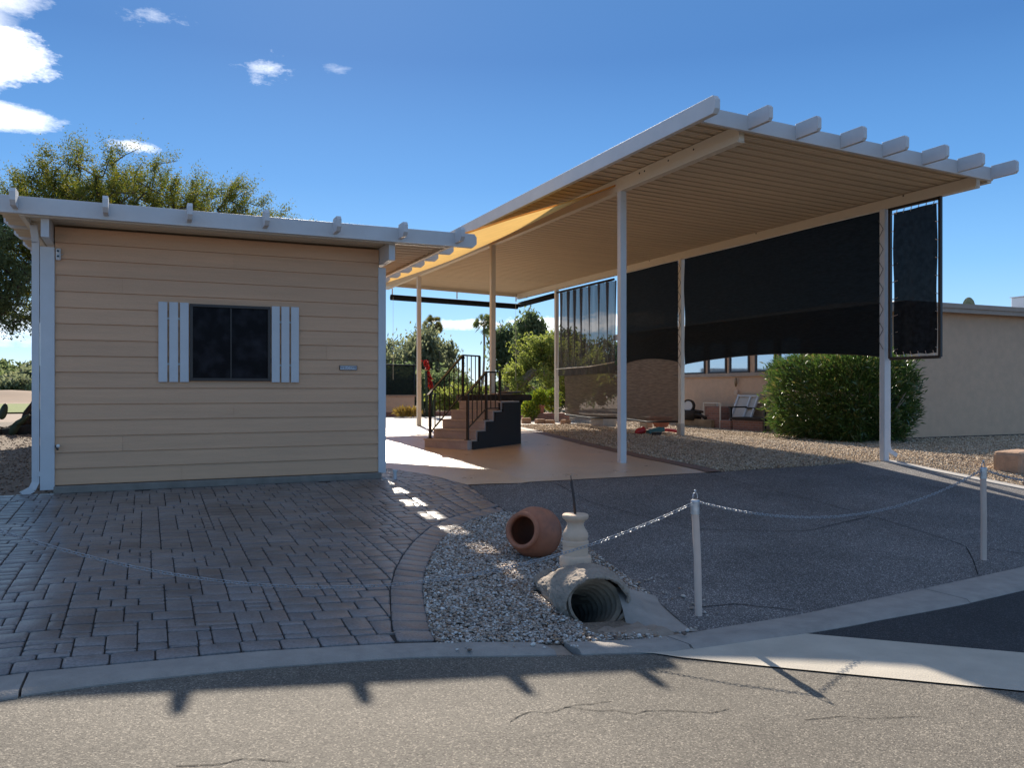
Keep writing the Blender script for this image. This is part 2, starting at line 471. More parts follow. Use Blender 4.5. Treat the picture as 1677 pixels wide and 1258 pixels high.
M['black_metal'] = mat('black_metal', (.012, .012, .013), .4, .2, 8, spec=.5)
M['bronze'] = mat('bronze_frame', (.035, .024, .020), .4, .1, 8)
M['tread'] = mat('stair_coating', (.43, .35, .305), .6, .1, 4, .3, 60, dirt=.25, dirt_scale=3, dirt_col=(.2, .14, .11))
M['black_panel'] = mat('black_panel', (.012, .012, .014), .6, .2, 4, .2, 30, stretch=(6, 6, .4))
M['terracotta'] = mat('terracotta', (.40, .145, .075), .65, .16, 4, .25, 40, dirt=.75, dirt_scale=3.2, dirt_col=(.10, .06, .045))
M['pot'] = mat('clay_pot', (.42, .15, .09), .75, .15, 6, .2, 40)
M['dark'] = mat('dark_hollow', (.01, .009, .008), .95, .1, 3)
M['sandstone'] = mat('cast_stone', (.68, .49, .35), .8, .08, 6, .4, 70, dirt=.3, dirt_scale=5, dirt_col=(.36, .28, .19))
M['steel'] = mat('galvanised_steel', (.55, .56, .58), .35, .2, 15, .2, 40, metal=.9)
M['chain'] = mat('chain_steel', (.40, .41, .43), .36, .25, 20, metal=.8)
M['rod'] = mat('rusty_rod', (.05, .035, .03), .7, .3, 20)
M['pvc'] = mat('weathered_post', (.66, .50, .41), .55, .12, 5, .15, 20, stretch=(1, 1, .3), dirt=.4, dirt_scale=4, dirt_col=(.42, .25, .18))
M['culvert'] = mat('culvert_metal', (.34, .27, .20), .75, .3, 10, .4, 40, dirt=.5, dirt_scale=4, dirt_col=(.07, .05, .04))
M['rough_conc'] = mat('rough_concrete', (.33, .27, .215), .92, .2, 8, 1.0, 30, dirt=.45, dirt_scale=5, dirt_col=(.13, .10, .08))
M['stucco'] = mat('stucco', (.68, .45, .295), .92, .07, 5, 1.0, 75)
M['roof_white'] = mat('white_roofing', (.66, .66, .66), .7, .08, 2, .2, 20)
M['trim_tan'] = mat('tan_trim', (.40, .31, .24), .7, .1, 4)
M['bark'] = mat('bark', (.07, .05, .038), .95, .4, 8, .9, 30)
M['palebark'] = mat('pale_bark', (.22, .18, .14), .95, .3, 8, .6, 30)
M['brick'] = brick_mat('red_brick', (.30, .13, .09), (.22, .10, .07), (.25, .21, .18))
M['block'] = mat('landscape_block', (.42, .27, .18), .95, .15, 12, .9, 40)
M['cblock'] = mat('concrete_block', (.42, .38, .33), .95, .1, 12, .7, 50)
M['wood'] = mat('weathered_wood', (.30, .20, .11), .85, .3, 4, .4, 40, stretch=(6, 1, 1))
M['log'] = mat('dead_wood', (.035, .026, .02), .95, .3, 8, .8, 20)
M['red'] = mat('red_plastic', (.45, .02, .02), .5, .1, 8)
M['teal'] = mat('teal_metal', (.05, .16, .17), .6, .2, 8)
M['grass'] = mat('turf', (.15, .19, .028), .95, .25, 3, .6, 40)
M['sand'] = mat('sand', (.27, .18, .115), .95, .15, .6, .3, 5)
M['cactus'] = mat('cactus_skin', (.035, .055, .03), .7, .3, 6, .4, 20)
M['saguaro'] = mat('saguaro_skin', (.20, .22, .13), .8, .3, 8, .4, 20)
M['letters'] = mat('dark_blue_paint', (.02, .025, .07), .6, .05, 5)
M['lens'] = mat('black_glass', (.01, .01, .012), .12, .1, 5)
M['membrane'] = mesh_fabric('green_black_net', (.02, .03, .025), .25, var=.3, scale=3)


def glass_dark(name, col, rough=.06, ripple=.02, mix=.0):
    m, N, L, B = newmat(name)
    tcn = N.new('ShaderNodeTexCoord')
    n = N.new('ShaderNodeTexNoise'); n.inputs['Scale'].default_value = 5; n.inputs['Detail'].default_value = 6; L.new(tcn.outputs['Object'], n.inputs['Vector'])
    r = N.new('ShaderNodeValToRGB'); r.color_ramp.elements[0].position = .45; r.color_ramp.elements[1].position = .8
    r.color_ramp.elements[0].color = (*col, 1); r.color_ramp.elements[1].color = (*[c * 3.0 + .012 for c in col], 1)  # paler blotches put into the pane colour imitate faint reflections
    L.new(n.outputs['Fac'], r.inputs[0]); L.new(r.outputs[0], B.inputs['Base Color'])
    B.inputs['Roughness'].default_value = rough
    bp = N.new('ShaderNodeBump'); bp.inputs['Strength'].default_value = ripple; bp.inputs['Distance'].default_value = .01
    n2_ = N.new('ShaderNodeTexNoise'); n2_.inputs['Scale'].default_value = 2; L.new(tcn.outputs['Object'], n2_.inputs['Vector'])
    L.new(n2_.outputs['Fac'], bp.inputs['Height']); L.new(bp.outputs[0], B.inputs['Normal'])
    B.inputs['Specular IOR Level'].default_value = .5
    return m


M['pane'] = glass_dark('screened_pane', (.008, .007, .009), .25, .05)
M['pane'].node_tree.nodes['Principled BSDF'].inputs['Specular IOR Level'].default_value = .05
M['house_glass'] = glass_dark('house_glass', (.08, .13, .19), .04, .02)
M['house_glass'].node_tree.nodes['Principled BSDF'].inputs['Specular IOR Level'].default_value = 1.0
M['house_glass'].node_tree.nodes['Principled BSDF'].inputs['Metallic'].default_value = .6
M['house_glass'].node_tree.nodes['Principled BSDF'].inputs['Base Color'].default_value = (.6, .7, .8, 1)
for l in list(M['house_glass'].node_tree.links):
    if l.to_socket.name == 'Base Color': M['house_glass'].node_tree.links.remove(l)
LEAF = {
    'mesquite': island_mat('mesquite_leaves', [(.05, .08, .016), (.11, .14, .028), (.20, .18, .03), (.075, .11, .022), (.25, .20, .04)], .7, 0, 30, trans=.45),
    'dark': island_mat('dark_leaves', [(.08, .11, .05), (.13, .17, .08), (.10, .135, .06), (.17, .195, .09)], .7, 0, 30, trans=.5),
    'grey': island_mat('grey_green_leaves', [(.12, .14, .085), (.19, .21, .12), (.15, .17, .10), (.25, .25, .13)], .7, 0, 30, trans=.5),
    'yellow': island_mat('palo_verde_leaves', [(.14, .18, .045), (.25, .28, .07), (.19, .23, .055), (.30, .31, .10)], .7, 0, 30, trans=.5),
    'oleander': island_mat('oleander_leaves', [(.028, .062, .016), (.07, .13, .032), (.048, .095, .024), (.14, .20, .05), (.05, .10, .028), (.20, .17, .06)], .30, 0, 30, trans=.3, spec=.7),
    'palm': island_mat('palm_leaves', [(.10, .14, .05), (.16, .19, .07), (.2, .21, .08)], .6, 0, 30, trans=.3),
    'olive': island_mat('old_frond', [(.14, .13, .04), (.2, .18, .06), (.1, .11, .03)], .6, 0, 30, trans=.3),
    'pot': island_mat('potted_leaves', [(.06, .12, .02), (.18, .22, .03), (.10, .16, .025), (.30, .28, .04)], .6, 0, 30, trans=.45),
    'dry': island_mat('dry_grass', [(.30, .21, .05), (.18, .12, .04), (.40, .30, .07)], .8, 0, 30, trans=.3),
    'redflower': island_mat('red_blooms', [(.28, .015, .015), (.40, .03, .02), (.22, .01, .012)], .6, 0, 30, trans=.3),
}

# ---------------------------------------------------------------- terrain height
PR = [(-50, -.48), (4.3, -.48), (4.7, -.445), (9.3, -.005), (10.2, .03), (14.6, .12), (20, .18), (30, .2), (500, .2)]
Rnd = random.Random(7)


def prof(Y):
    if Y <= PR[0][0]: return PR[0][1]
    for (a, za), (b, zb) in zip(PR, PR[1:]):
        if Y <= b: return za + (zb - za) * (Y - a) / (b - a)
    return .2


def lin(t): return max(0., min(1., t))


def TL(X): return .065 * max(0., min(3.4, 2.9 - X))


def gz(X, Y):
    z = prof(Y)
    if z > 0: z *= 1 - lin((X - 10.8) / 2)
    z -= .11 * lin((4.3 - X) / 1.1) * lin((Y - 6) / 3) * (1 - lin((Y - 16) / 6))
    z += TL(X) * lin((9.3 - Y) / 4.6)
    return z


def inpoly(x, y, P):
    c = False; j = len(P) - 1
    for i in range(len(P)):
        xi, yi = P[i]; xj, yj = P[j]
        if (yi > y) != (yj > y) and x < (xj - xi) * (y - yi) / (yj - yi) + xi: c = not c
        j = i
    return c


def sheet(name, poly, m, dz=0., flat=None, holes=()):
    bm = bmesh.new()
    vs_ = [bm.verts.new((x, y, 0)) for x, y in poly]
    bm.faces.new(vs_)
    bmesh.ops.triangulate(bm, faces=bm.faces[:])
    ys = [p[0] for p in PR[1:-1]] + [5.2, 5.7, 6, 6.5, 7, 7.5, 8, 8.5, 9, 16, 18, 20, 22]
    xs = [-.5, 0, .5, 1, 1.5, 2, 2.5, 2.9, 3.2, 3.5, 3.8, 4.05, 4.3, 10.8, 11.3, 11.8, 12.3, 12.8]
    for h in holes:
        xs += [h[0], h[1]]; ys += [h[2], h[3]]
    if flat is not None and flat < 0:
        for x in (-.5, 2.9):
            bmesh.ops.bisect_plane(bm, geom=bm.verts[:] + bm.edges[:] + bm.faces[:], plane_co=(x, 0, 0), plane_no=(1, 0, 0))
    if flat is None:
        for y in ys:
            bmesh.ops.bisect_plane(bm, geom=bm.verts[:] + bm.edges[:] + bm.faces[:], plane_co=(0, y, 0), plane_no=(0, 1, 0))
        for x in xs:
            bmesh.ops.bisect_plane(bm, geom=bm.verts[:] + bm.edges[:] + bm.faces[:], plane_co=(x, 0, 0), plane_no=(1, 0, 0))
    for h in holes:
        dl = [f for f in bm.faces if h[0] < f.calc_center_median().x < h[1] and h[2] < f.calc_center_median().y < h[3]]
        bmesh.ops.delete(bm, geom=dl, context='FACES')
    for v in bm.verts:
        v.co.z = (gz(v.co.x, v.co.y) if flat is None else flat + (TL(v.co.x) if flat < 0 else 0)) + dz
    bmesh.ops.recalc_face_normals(bm, faces=bm.faces[:])
    for f in bm.faces:
        if f.normal.z < 0: f.normal_flip()
    me = bpy.data.meshes.new(name); bm.to_mesh(me); bm.free()
    me.materials.append(m)
    o = bpy.data.objects.new(name, me); COL.objects.link(o)
    o['kind'] = 'structure'
    return o


HOLE = (2.60, 3.09, 4.74, 5.22)


def build_ground():
    xs = sorted([-3000, -400, -100, -30, -8, -3, -.5, 0, .5, 1, 1.5, 2, HOLE[0], HOLE[1], 2.9, 3.2, 3.5, 3.8, 4.05, 4.3, 6, 8, 10.8, 11.3, 11.8, 12.3, 12.8, 20, 60, 200, 800, 3000])
    ys = sorted([-3000, -200, -20, 0, 4.3, HOLE[2], 5.0, HOLE[3], 6, 6.5, 7, 7.5, 8, 8.5, 9, 9.3, 10.2, 12, 14.6, 16, 18, 20, 22, 30, 60, 200, 500, 3000])
    V = []; F = []
    for y in ys:
        for x in xs:
            V.append((x, y, gz(x, y) - .06))
    nx = len(xs)
    for j in range(len(ys) - 1):
        for i in range(nx - 1):
            cx_, cy_ = (xs[i] + xs[i + 1]) / 2, (ys[j] + ys[j + 1]) / 2
            if HOLE[0] < cx_ < HOLE[1] and HOLE[2] < cy_ < HOLE[3]: continue
            F.append((j * nx + i, j * nx + i + 1, (j + 1) * nx + i + 1, (j + 1) * nx + i))
    b = MB(); b.v = V; b.f = F
    tag(b.build('ground', M['dirt']), kind='structure')


build_ground()
KIN = [(-9, 3.6), (-4, 4.30), (-2, 4.42), (-.63, 4.49), (-.11, 4.52), (.48, 4.57), (1.28, 4.56), (1.8, 4.50), (2.31, 4.40), (2.8, 4.37), (3.18, 4.36), (4.14, 4.38), (5.5, 4.51), (7.03, 4.67), (9, 5.0), (11, 5.4), (16, 6.6)]
KOUT = [(-9, 3.3), (-4, 4.0), (-2, 4.12), (-.6, 4.20), (-.11, 4.30), (.46, 4.36), (1.28, 4.36), (1.8, 4.27), (2.30, 4.18), (2.66, 4.13), (3.1, 4.08), (3.95, 4.04), (5.4, 4.10), (6.7, 4.25), (9, 4.6), (11, 5.0), (16, 6.2)]
ISL_L = [(1.55, 4.50), (1.58, 4.75), (1.67, 5.1), (1.78, 5.5), (1.93, 5.91), (2.12, 6.35), (2.38, 6.87), (2.68, 7.35), (3.04, 7.75), (3.26, 7.88), (3.48, 7.94)]
DRIVE_L = [(3.51, 7.95), (3.66, 7.2), (3.60, 6.4), (3.50, 5.75), (3.42, 5.1), (3.27, 4.38)]


def ribbon_solid(name, A, B, m, top_a, top_b, drop_a=.12, drop_b=.12, parent=None):
    """strip between polylines A (inner) and B (outer) of equal length"""
    b = MB(); n = len(A)
    vs_ = []
    for (a, c_) in zip(A, B):
        za, zb = top_a(*a), top_b(*c_)
        vs_ += [(a[0], a[1], za - drop_a), (a[0], a[1], za), (c_[0], c_[1] + .02, zb), (c_[0], c_[1], zb - .012), (c_[0], c_[1], zb - drop_b)]
    fs = []
    for i in range(n - 1):
        for k in range(4):
            fs.append((i * 5 + k, (i + 1) * 5 + k, (i + 1) * 5 + k + 1, i * 5 + k + 1))
    b.add(vs_, fs)
    o = b.build(name, m)
    bmn = bmesh.new(); bmn.from_mesh(o.data); bmesh.ops.recalc_face_normals(bmn, faces=bmn.faces[:]); bmn.to_mesh(o.data); bmn.free()
    return o


def resample(P, n):
    d = [0]
    for a, b in zip(P, P[1:]): d.append(d[-1] + math.dist(a, b))
    out = []
    for i in range(n):
        t = d[-1] * i / (n - 1)
        for k in range(len(P) - 1):
            if t <= d[k + 1] + 1e-9:
                u = (t - d[k]) / (d[k + 1] - d[k]); out.append((P[k][0] + (P[k + 1][0] - P[k][0]) * u, P[k][1] + (P[k + 1][1] - P[k][1]) * u)); break
    return out


# kerb in cast lengths with open joints
def build_kerb():
    xs = [-8.9, -5.5, -2.6, -.52, 2.18, 2.32, 3.05, 5.6, 8.2, 11, 15.5]
    def at(P, x):
        for a, b in zip(P, P[1:]):
            if a[0] <= x <= b[0]: return (x, a[1] + (b[1] - a[1]) * (x - a[0]) / (b[0] - a[0]))
    b = MB()
    for x0, x1 in zip(xs, xs[1:]):
        if abs(x0 - 2.18) < .01: continue
        n = max(4, int((x1 - x0) / .25))
        A = []; B = []
        for i in range(n + 1):
            x = x0 + .006 + (x1 - x0 - .012) * i / n
            A.append(at(KIN, x)); p = at(KOUT, x); B.append((p[0], p[1] + Rnd.uniform(-.006, .006)))
        base = len(b.v)
        for a, c_ in zip(A, B):
            za = gz(*a) + .006
            zb = -.452 + TL(c_[0])
            b.v += [(a[0], a[1], za - .15), (a[0], a[1], za), (c_[0], c_[1] + .03, zb), (c_[0], c_[1], zb - .02), (c_[0], c_[1] - .004, zb - .15)]
        for i in range(n):
            for k in range(4):
                b.f.append((base + i * 5 + k, base + i * 5 + k + 1, base + (i + 1) * 5 + k + 1, base + (i + 1) * 5 + k))
        b.f.append(tuple(base + k for k in range(5))); b.f.append(tuple(base + n * 5 + k for k in range(4, -1, -1)))
    o = b.build('kerb', M['kerb'], auto=50)
    bmn = bmesh.new(); bmn.from_mesh(o.data); bmesh.ops.recalc_face_normals(bmn, faces=bmn.faces[:]); bmn.to_mesh(o.data); bmn.free()
    tag(o, kind='structure')
    # short dark joint piece between the castings
    A = [at(KIN, 2.19), at(KIN, 2.31)]; B = [at(KOUT, 2.19), at(KOUT, 2.31)]
    tag(ribbon_solid('kerb_joint', A, B, M['rough_conc'], lambda x, y: gz(x, y) - .01, lambda x, y: -.468), kind='structure')


build_kerb()
# road, valley gutter, side road
sheet('road', [(-60, -60), (60, -60), (60, -42), (7.2, .35), (4.22, 2.8), (3.36, 3.56), (2.77, 4.10), (2.3, 4.20), (1.8, 4.29), (1.28, 4.38), (.46, 4.38), (-.11, 4.32), (-.6, 4.22), (-2, 4.14), (-4, 4.02), (-9, 3.32), (-60, -8)], M['road'], flat=-.48)
sheet('gutter', [(2.60, 4.16), (2.77, 4.10), (3.36, 3.56), (4.22, 2.8), (7.2, .35), (60, -42), (60, -40), (8.5, .2), (4.83, 3.21), (3.92, 4.04), (3.1, 4.10)], M['gutter'], flat=-.472)
sheet('side_road', [(3.92, 4.05), (4.83, 3.21), (8.5, .2), (60, -40), (60, 18), (16, 6.22), (11, 5.02), (9, 4.62), (6.7, 4.27), (5.4, 4.12)], M['newroad'], flat=-.476)
# cracks in the road: shallow dark grooves
def cracks():
    b = MB()
    lines = [[(1.5, 3.36), (1.58, 3.42), (1.65, 3.45), (1.73, 3.41), (1.85, 3.46), (1.91, 3.41), (1.97, 3.37), (2.04, 3.36), (2.12, 3.29), (2.2, 3.31), (2.32, 3.28), (2.5, 3.2), (2.62, 3.22)],
             [(1.83, 3.45), (1.9, 3.47), (1.98, 3.46), (2.1, 3.47)], [(.1, 3.3), (.25, 3.27), (.34, 3.3), (.5, 3.22)], [(2.9, 3.0), (3.1, 2.96), (3.2, 2.88), (3.45, 2.8)]]
    for ln in lines:
        rn = resample(ln, len(ln) * 5)
        for (a, c_) in zip(rn, rn[1:]):
            w_ = Rnd.uniform(.0015, .0035)
            a2 = (a[0], a[1] + Rnd.uniform(-.004, .004))
            b.add([(a2[0], a2[1] - w_, -.4775 + TL(a2[0])), (c_[0], c_[1] - w_, -.4775 + TL(c_[0])), (c_[0], c_[1] + w_, -.4775 + TL(c_[0])), (a2[0], a2[1] + w_, -.4775 + TL(a2[0]))], [(0, 1, 2, 3)])
    tag(b.build('road_crack', M['dark']), kind='structure')


cracks()
# driveway
sheet('driveway', DRIVE_L + [(4.14, 4.38), (5.5, 4.51), (7.03, 4.67), (9, 5.0), (10.75, 5.35), (10.62, 7.2), (10.52, 9.25), (7.0, 9.07), (4.2, 9.06), (3.62, 9.4)], M['drive'])
# joints in the driveway slab
JOINTS = [[(6.98, 9.0), (7.0, 8.64), (7.1, 7.9), (7.2, 7.21), (7.24, 6.21), (7.18, 5.34), (6.8, 4.98), (6.41, 4.65)], [(7.18, 5.34), (7.4, 5.05), (7.7, 4.82)], [(9.3, 9.1), (9.42, 8.76), (9.53, 7.44), (9.59, 6.37), (9.4, 5.2)],
          [(4.23, 4.48), (3.9, 4.72), (3.6, 4.75)], [(4.6, 8.9), (4.5, 7.9), (4.9, 6.6), (6.0, 6.2), (7.2, 6.5)]]


def drive_joints():
    b = MB()
    for ln in JOINTS:
        rn = resample(ln, 30)
        for a, c_ in zip(rn, rn[1:]):
            w_ = Rnd.uniform(.003, .006)
            z0, z1 = gz(*a) + .004, gz(*c_) + .004
            n_ = Vector((c_[1] - a[1], a[0] - c_[0], 0)).normalized() * w_
            b.add([(a[0] - n_.x, a[1] - n_.y, z0), (c_[0] - n_.x, c_[1] - n_.y, z1), (c_[0] + n_.x, c_[1] + n_.y, z1), (a[0] + n_.x, a[1] + n_.y, z0)], [(0, 1, 2, 3)])
    o = b.build('driveway_joint', M['dark']); tag(o, kind='structure')


drive_joints()
PAT_R = [(7.0, 9.07), (7.02, 10.67), (7.35, 13.2), (7.7, 15.14), (8.2, 17.7), (8.5, 19.5)]
sheet('patio', [(2.9, 11.8), (3.24, 11.6), (3.48, 10.56), (3.62, 9.42), (4.2, 9.06)] + PAT_R + [(2.86, 19.5), (2.86, 11.8)], M['patio'], dz=.006)
sheet('rear_slab', [(-1, 19.5), (12.0, 19.5), (13.2, 24), (13.2, 28), (-1, 28)], M['pale_concrete'], dz=.004)
bord = []
for i, p in enumerate(PAT_R): bord.append((p[0] + .26, p[1] + (.02 if i == 0 else 0)))
sheet('patio_border', PAT_R + bord[::-1], M['border'], dz=.012)
# gravel yard to the right
YARD = [(7.26, 9.09), (10.5, 9.27), (10.75, 9.27), (10.85, 7.2), (10.98, 5.4), (30, 5.4), (30, 40), (12.4, 40), (12.0, 19.5), (8.76, 19.5), (8.46, 17.7), (7.96, 15.14), (7.61, 13.2), (7.28, 10.67)]
sheet('gravel_yard', YARD, M['gravel_base'], dz=-.004)
b = MB()
yy = [9.27, 8.2, 7.2, 6.2, 5.4]
vs_ = []
for y in yy:
    x = 10.53 + (9.27 - y) * .055
    z = gz(x, y)
    vs_ += [(x, y, z - .1), (x, y, z + .014), (x + .2, y, z + .014), (x + .2, y, z - .1)]
fs = [(0, 1, 2, 3)]
for i in range(len(yy) - 1):
    for k in range(4): fs.append((i * 4 + k, i * 4 + (k + 1) % 4, (i + 1) * 4 + (k + 1) % 4, (i + 1) * 4 + k))
b.add(vs_, fs)
tag(b.build('driveway_edge_kerb', M['pale_concrete']), kind='structure')
# gravel island at the street and brown gravel on the left
ISLAND = ISL_L + DRIVE_L + [(3.18, 4.37), (2.8, 4.38), (2.31, 4.41), (1.8, 4.51)]
sheet('gravel_island', ISLAND, M['gravel_base'], dz=-.012, holes=(HOLE,))
sheet('side_gravel', [(-14, 10.5), (-1.0, 10.62), (-1.0, 18.8), (2.8, 18.8), (2.8, 19.5), (-1, 19.5), (-1, 27), (-20, 30)], M['gravel_base'], dz=-.02)
# golf course far left
sheet('fairway', [(-30, 38), (4, 38), (4, 60), (-50, 64)], M['grass'], flat=.2)
sheet('sand_bunker', [(-60, 64), (10, 60), (10, 90), (-120, 110)], M['sand'], flat=.2)
sheet('far_green', [(-120, 110), (10, 90), (40, 200), (-200, 260)], M['grass'], flat=.21)


def mound_terrain(name, cx_, cy_, rx, ry, h, m, seed):
    rg = np.random.default_rng(seed)
    n = 24; V = []; F = []
    for i in range(n + 1):
        for j in range(n + 1):
            u, v = 2 * i / n - 1, 2 * j / n - 1
            d = math.sqrt(u * u + v * v)
            z = max(0, 1 - d * d) ** 1.5 * h * (1 + .25 * math.sin(u * 7 + seed) * math.cos(v * 5)) - .05
            V.append((cx_ + u * rx, cy_ + v * ry, .2 + z))
    for i in range(n):
        for j in range(n):
            a = i * (n + 1) + j; F.append((a, a + n + 1, a + n + 2, a + 1))
    b_ = MB(); b_.v = V; b_.f = F
    tag(b_.build(name, m, smooth=True), kind='structure')


mound_terrain('sand_hill', -11, 75, 14, 9, .75, M['sand'], 1)
mound_terrain('sand_hill', -1, 100, 16, 10, .9, M['sand'], 2)


# ---------------------------------------------------------------- stones
def ico():
    t = (1 + 5 ** .5) / 2
    V = np.array([(-1, t, 0), (1, t, 0), (-1, -t, 0), (1, -t, 0), (0, -1, t), (0, 1, t), (0, -1, -t), (0, 1, -t), (t, 0, -1), (t, 0, 1), (-t, 0, -1), (-t, 0, 1)], float)
    V /= np.linalg.norm(V[0])
    F = np.array([(0, 11, 5), (0, 5, 1), (0, 1, 7), (0, 7, 10), (0, 10, 11), (1, 5, 9), (5, 11, 4), (11, 10, 2), (10, 7, 6), (7, 1, 8), (3, 9, 4), (3, 4, 2), (3, 2, 6), (3, 6, 8), (3, 8, 9), (4, 9, 5), (2, 4, 11), (6, 2, 10), (8, 6, 7), (9, 8, 1)])
    return V, F


OCT = (np.array([(1, 0, 0), (-1, 0, 0), (0, 1, 0), (0, -1, 0), (0, 0, 1), (0, 0, -1)], float), np.array([(0, 2, 4), (2, 1, 4), (1, 3, 4), (3, 0, 4), (2, 0, 5), (1, 2, 5), (3, 1, 5), (0, 3, 5)]))


def rotmats(rg, n):
    q = rg.normal(size=(n, 4)); q /= np.linalg.norm(q, axis=1)[:, None]
    w_, x, y, z = q.T
    return np.stack([1 - 2 * (y * y + z * z), 2 * (x * y - z * w_), 2 * (x * z + y * w_), 2 * (x * y + z * w_), 1 - 2 * (x * x + z * z), 2 * (y * z - x * w_),
                     2 * (x * z - y * w_), 2 * (y * z + x * w_), 1 - 2 * (x * x + y * y)], 1).reshape(n, 3, 3)


def scatter_stones(name, pts, sizes, m, base, seed, label=None, flat=.65, jit=.22):
    rg = np.random.default_rng(seed)
    n = len(pts)
    V, F = base
    S = rg.uniform(.65, 1.25, (n, 1, 3)) * np.asarray(sizes)[:, None, None]
    A = V[None] * (1 + rg.uniform(-jit, jit, (n, len(V), 1))) * S
    A = np.einsum('nij,nkj->nki', rotmats(rg, n), A)
    A[:, :, 2] *= flat
    A += np.asarray(pts)[:, None, :]
    FF = F[None] + (np.arange(n) * len(V))[:, None, None]
    o = np_mesh(name, A.reshape(-1, 3), FF.reshape(-1, 3), m, smooth=False)
    return tag(o, label, 'gravel' if label else None, kind='stuff')


def sample_poly(P, n, rg, reject=None, dens=None):
    xs = [p[0] for p in P]; ys = [p[1] for p in P]
    out = []
    while len(out) < n:
        x = rg.uniform(min(xs), max(xs)); y = rg.uniform(min(ys), max(ys))
        if not inpoly(x, y, P): continue
        if reject and reject(x, y): continue
        if dens and rg.random() > dens(x, y): continue
        out.append((x, y))
    return out


rg = random.Random(3)
pts = sample_poly(ISLAND, 30000, rg, reject=lambda x, y: 2.6 < x < 3.12 and 4.5 < y < 5.4 or (x > 3.0 and y < 5.1 and (x - 3.0) > (y - 4.4) * .5 - .1))
sz = [abs(rg.gauss(.0075, .0032)) + .0050 for _ in pts]
scatter_stones('pebbles', [(x, y, gz(x, y) - .008 + rg.uniform(0, .018)) for x, y in pts], sz, M['stones'], OCT, 5, 'white, grey and brown pebbles of the kerbside island')
# a few strays on the driveway and kerb
pts = [(3.6 + rg.uniform(-.15, .12), 4.9 + rg.uniform(-.35, .5)) for _ in range(26)] + [(rg.uniform(1.6, 3.3), 4.33 + rg.uniform(-.1, .12)) for _ in range(46)]
scatter_stones('loose_pebbles', [(x, y, (gz(x, y) if y > 4.38 else -.455 + TL(x)) + .012) for x, y in pts], [rg.uniform(.007, .018) for _ in pts], M['stones'], ico(), 6, 'loose pebbles strayed onto kerb and driveway')
NEARY = [(7.27, 9.1), (10.5, 9.28), (10.5, 20), (12.0, 19.5), (8.76, 19.5), (8.46, 17.7), (7.96, 15.14), (7.61, 13.2), (7.28, 10.67)]
VIS = [(7.27, 9.1), (10.75, 9.28), (10.86, 7.2), (10.98, 5.6), (13, 5.6), (20, 12.9), (15.5, 13.0), (15.5, 24), (13, 24), (12.0, 19.5), (8.76, 19.5), (8.46, 17.7), (7.96, 15.14), (7.61, 13.2), (7.28, 10.67)]
pts = sample_poly(VIS, 100000, rg, dens=lambda x, y: min(1, (12.5 / math.hypot(x, y)) ** 1.6))
sz = [(abs(rg.gauss(.008, .003)) + .006) * (1 + .04 * (math.hypot(x, y) - 11)) for x, y in pts]
scatter_stones('yard_gravel', [(x, y, gz(x, y) - .006 + rg.uniform(0, .022)) for x, y in pts], sz, M['far_stones'], OCT, 8, 'tan crushed gravel covering the yard beside the carport')
pts = sample_poly([(-5, 10.6), (-1.0, 10.66), (-1.0, 24), (-8, 24)], 9000, rg)
scatter_stones('brown_gravel', [(x, y, gz(x, y) - .02 + rg.uniform(0, .015)) for x, y in pts], [rg.uniform(.012, .024) for _ in pts], M['brown_stones'], OCT, 9, 'dark brown gravel left of the shed')


# ---------------------------------------------------------------- pavers
def poly_offset_dist(x, y, P):
    best = 1e9; bi = 0
    for i in range(len(P) - 1):
        a, b_ = P[i], P[i + 1]
        dx, dy = b_[0] - a[0], b_[1] - a[1]
        t = max(0, min(1, ((x - a[0]) * dx + (y - a[1]) * dy) / (dx * dx + dy * dy)))
        d = math.hypot(x - a[0] - dx * t, y - a[1] - dy * t)
        if d < best: best = d; bi = i
    return best, bi


def clip_half(poly, a, n_):
    out = []
    for i in range(len(poly)):
        p, q = poly[i], poly[(i + 1) % len(poly)]
        dp = (p[0] - a[0]) * n_[0] + (p[1] - a[1]) * n_[1]
        dq = (q[0] - a[0]) * n_[0] + (q[1] - a[1]) * n_[1]
        if dp >= 0: out.append(p)
        if dp * dq < 0:
            t = dp / (dp - dq); out.append((p[0] + (q[0] - p[0]) * t, p[1] + (q[1] - p[1]) * t))
    return out


def offset_line(P, d):
    out = []
    for i, p in enumerate(P):
        a = P[max(0, i - 1)]; b_ = P[min(len(P) - 1, i + 1)]
        t = Vector((b_[0] - a[0], b_[1] - a[1])).normalized()
        out.append((p[0] - t.y * d, p[1] + t.x * d))
    return out


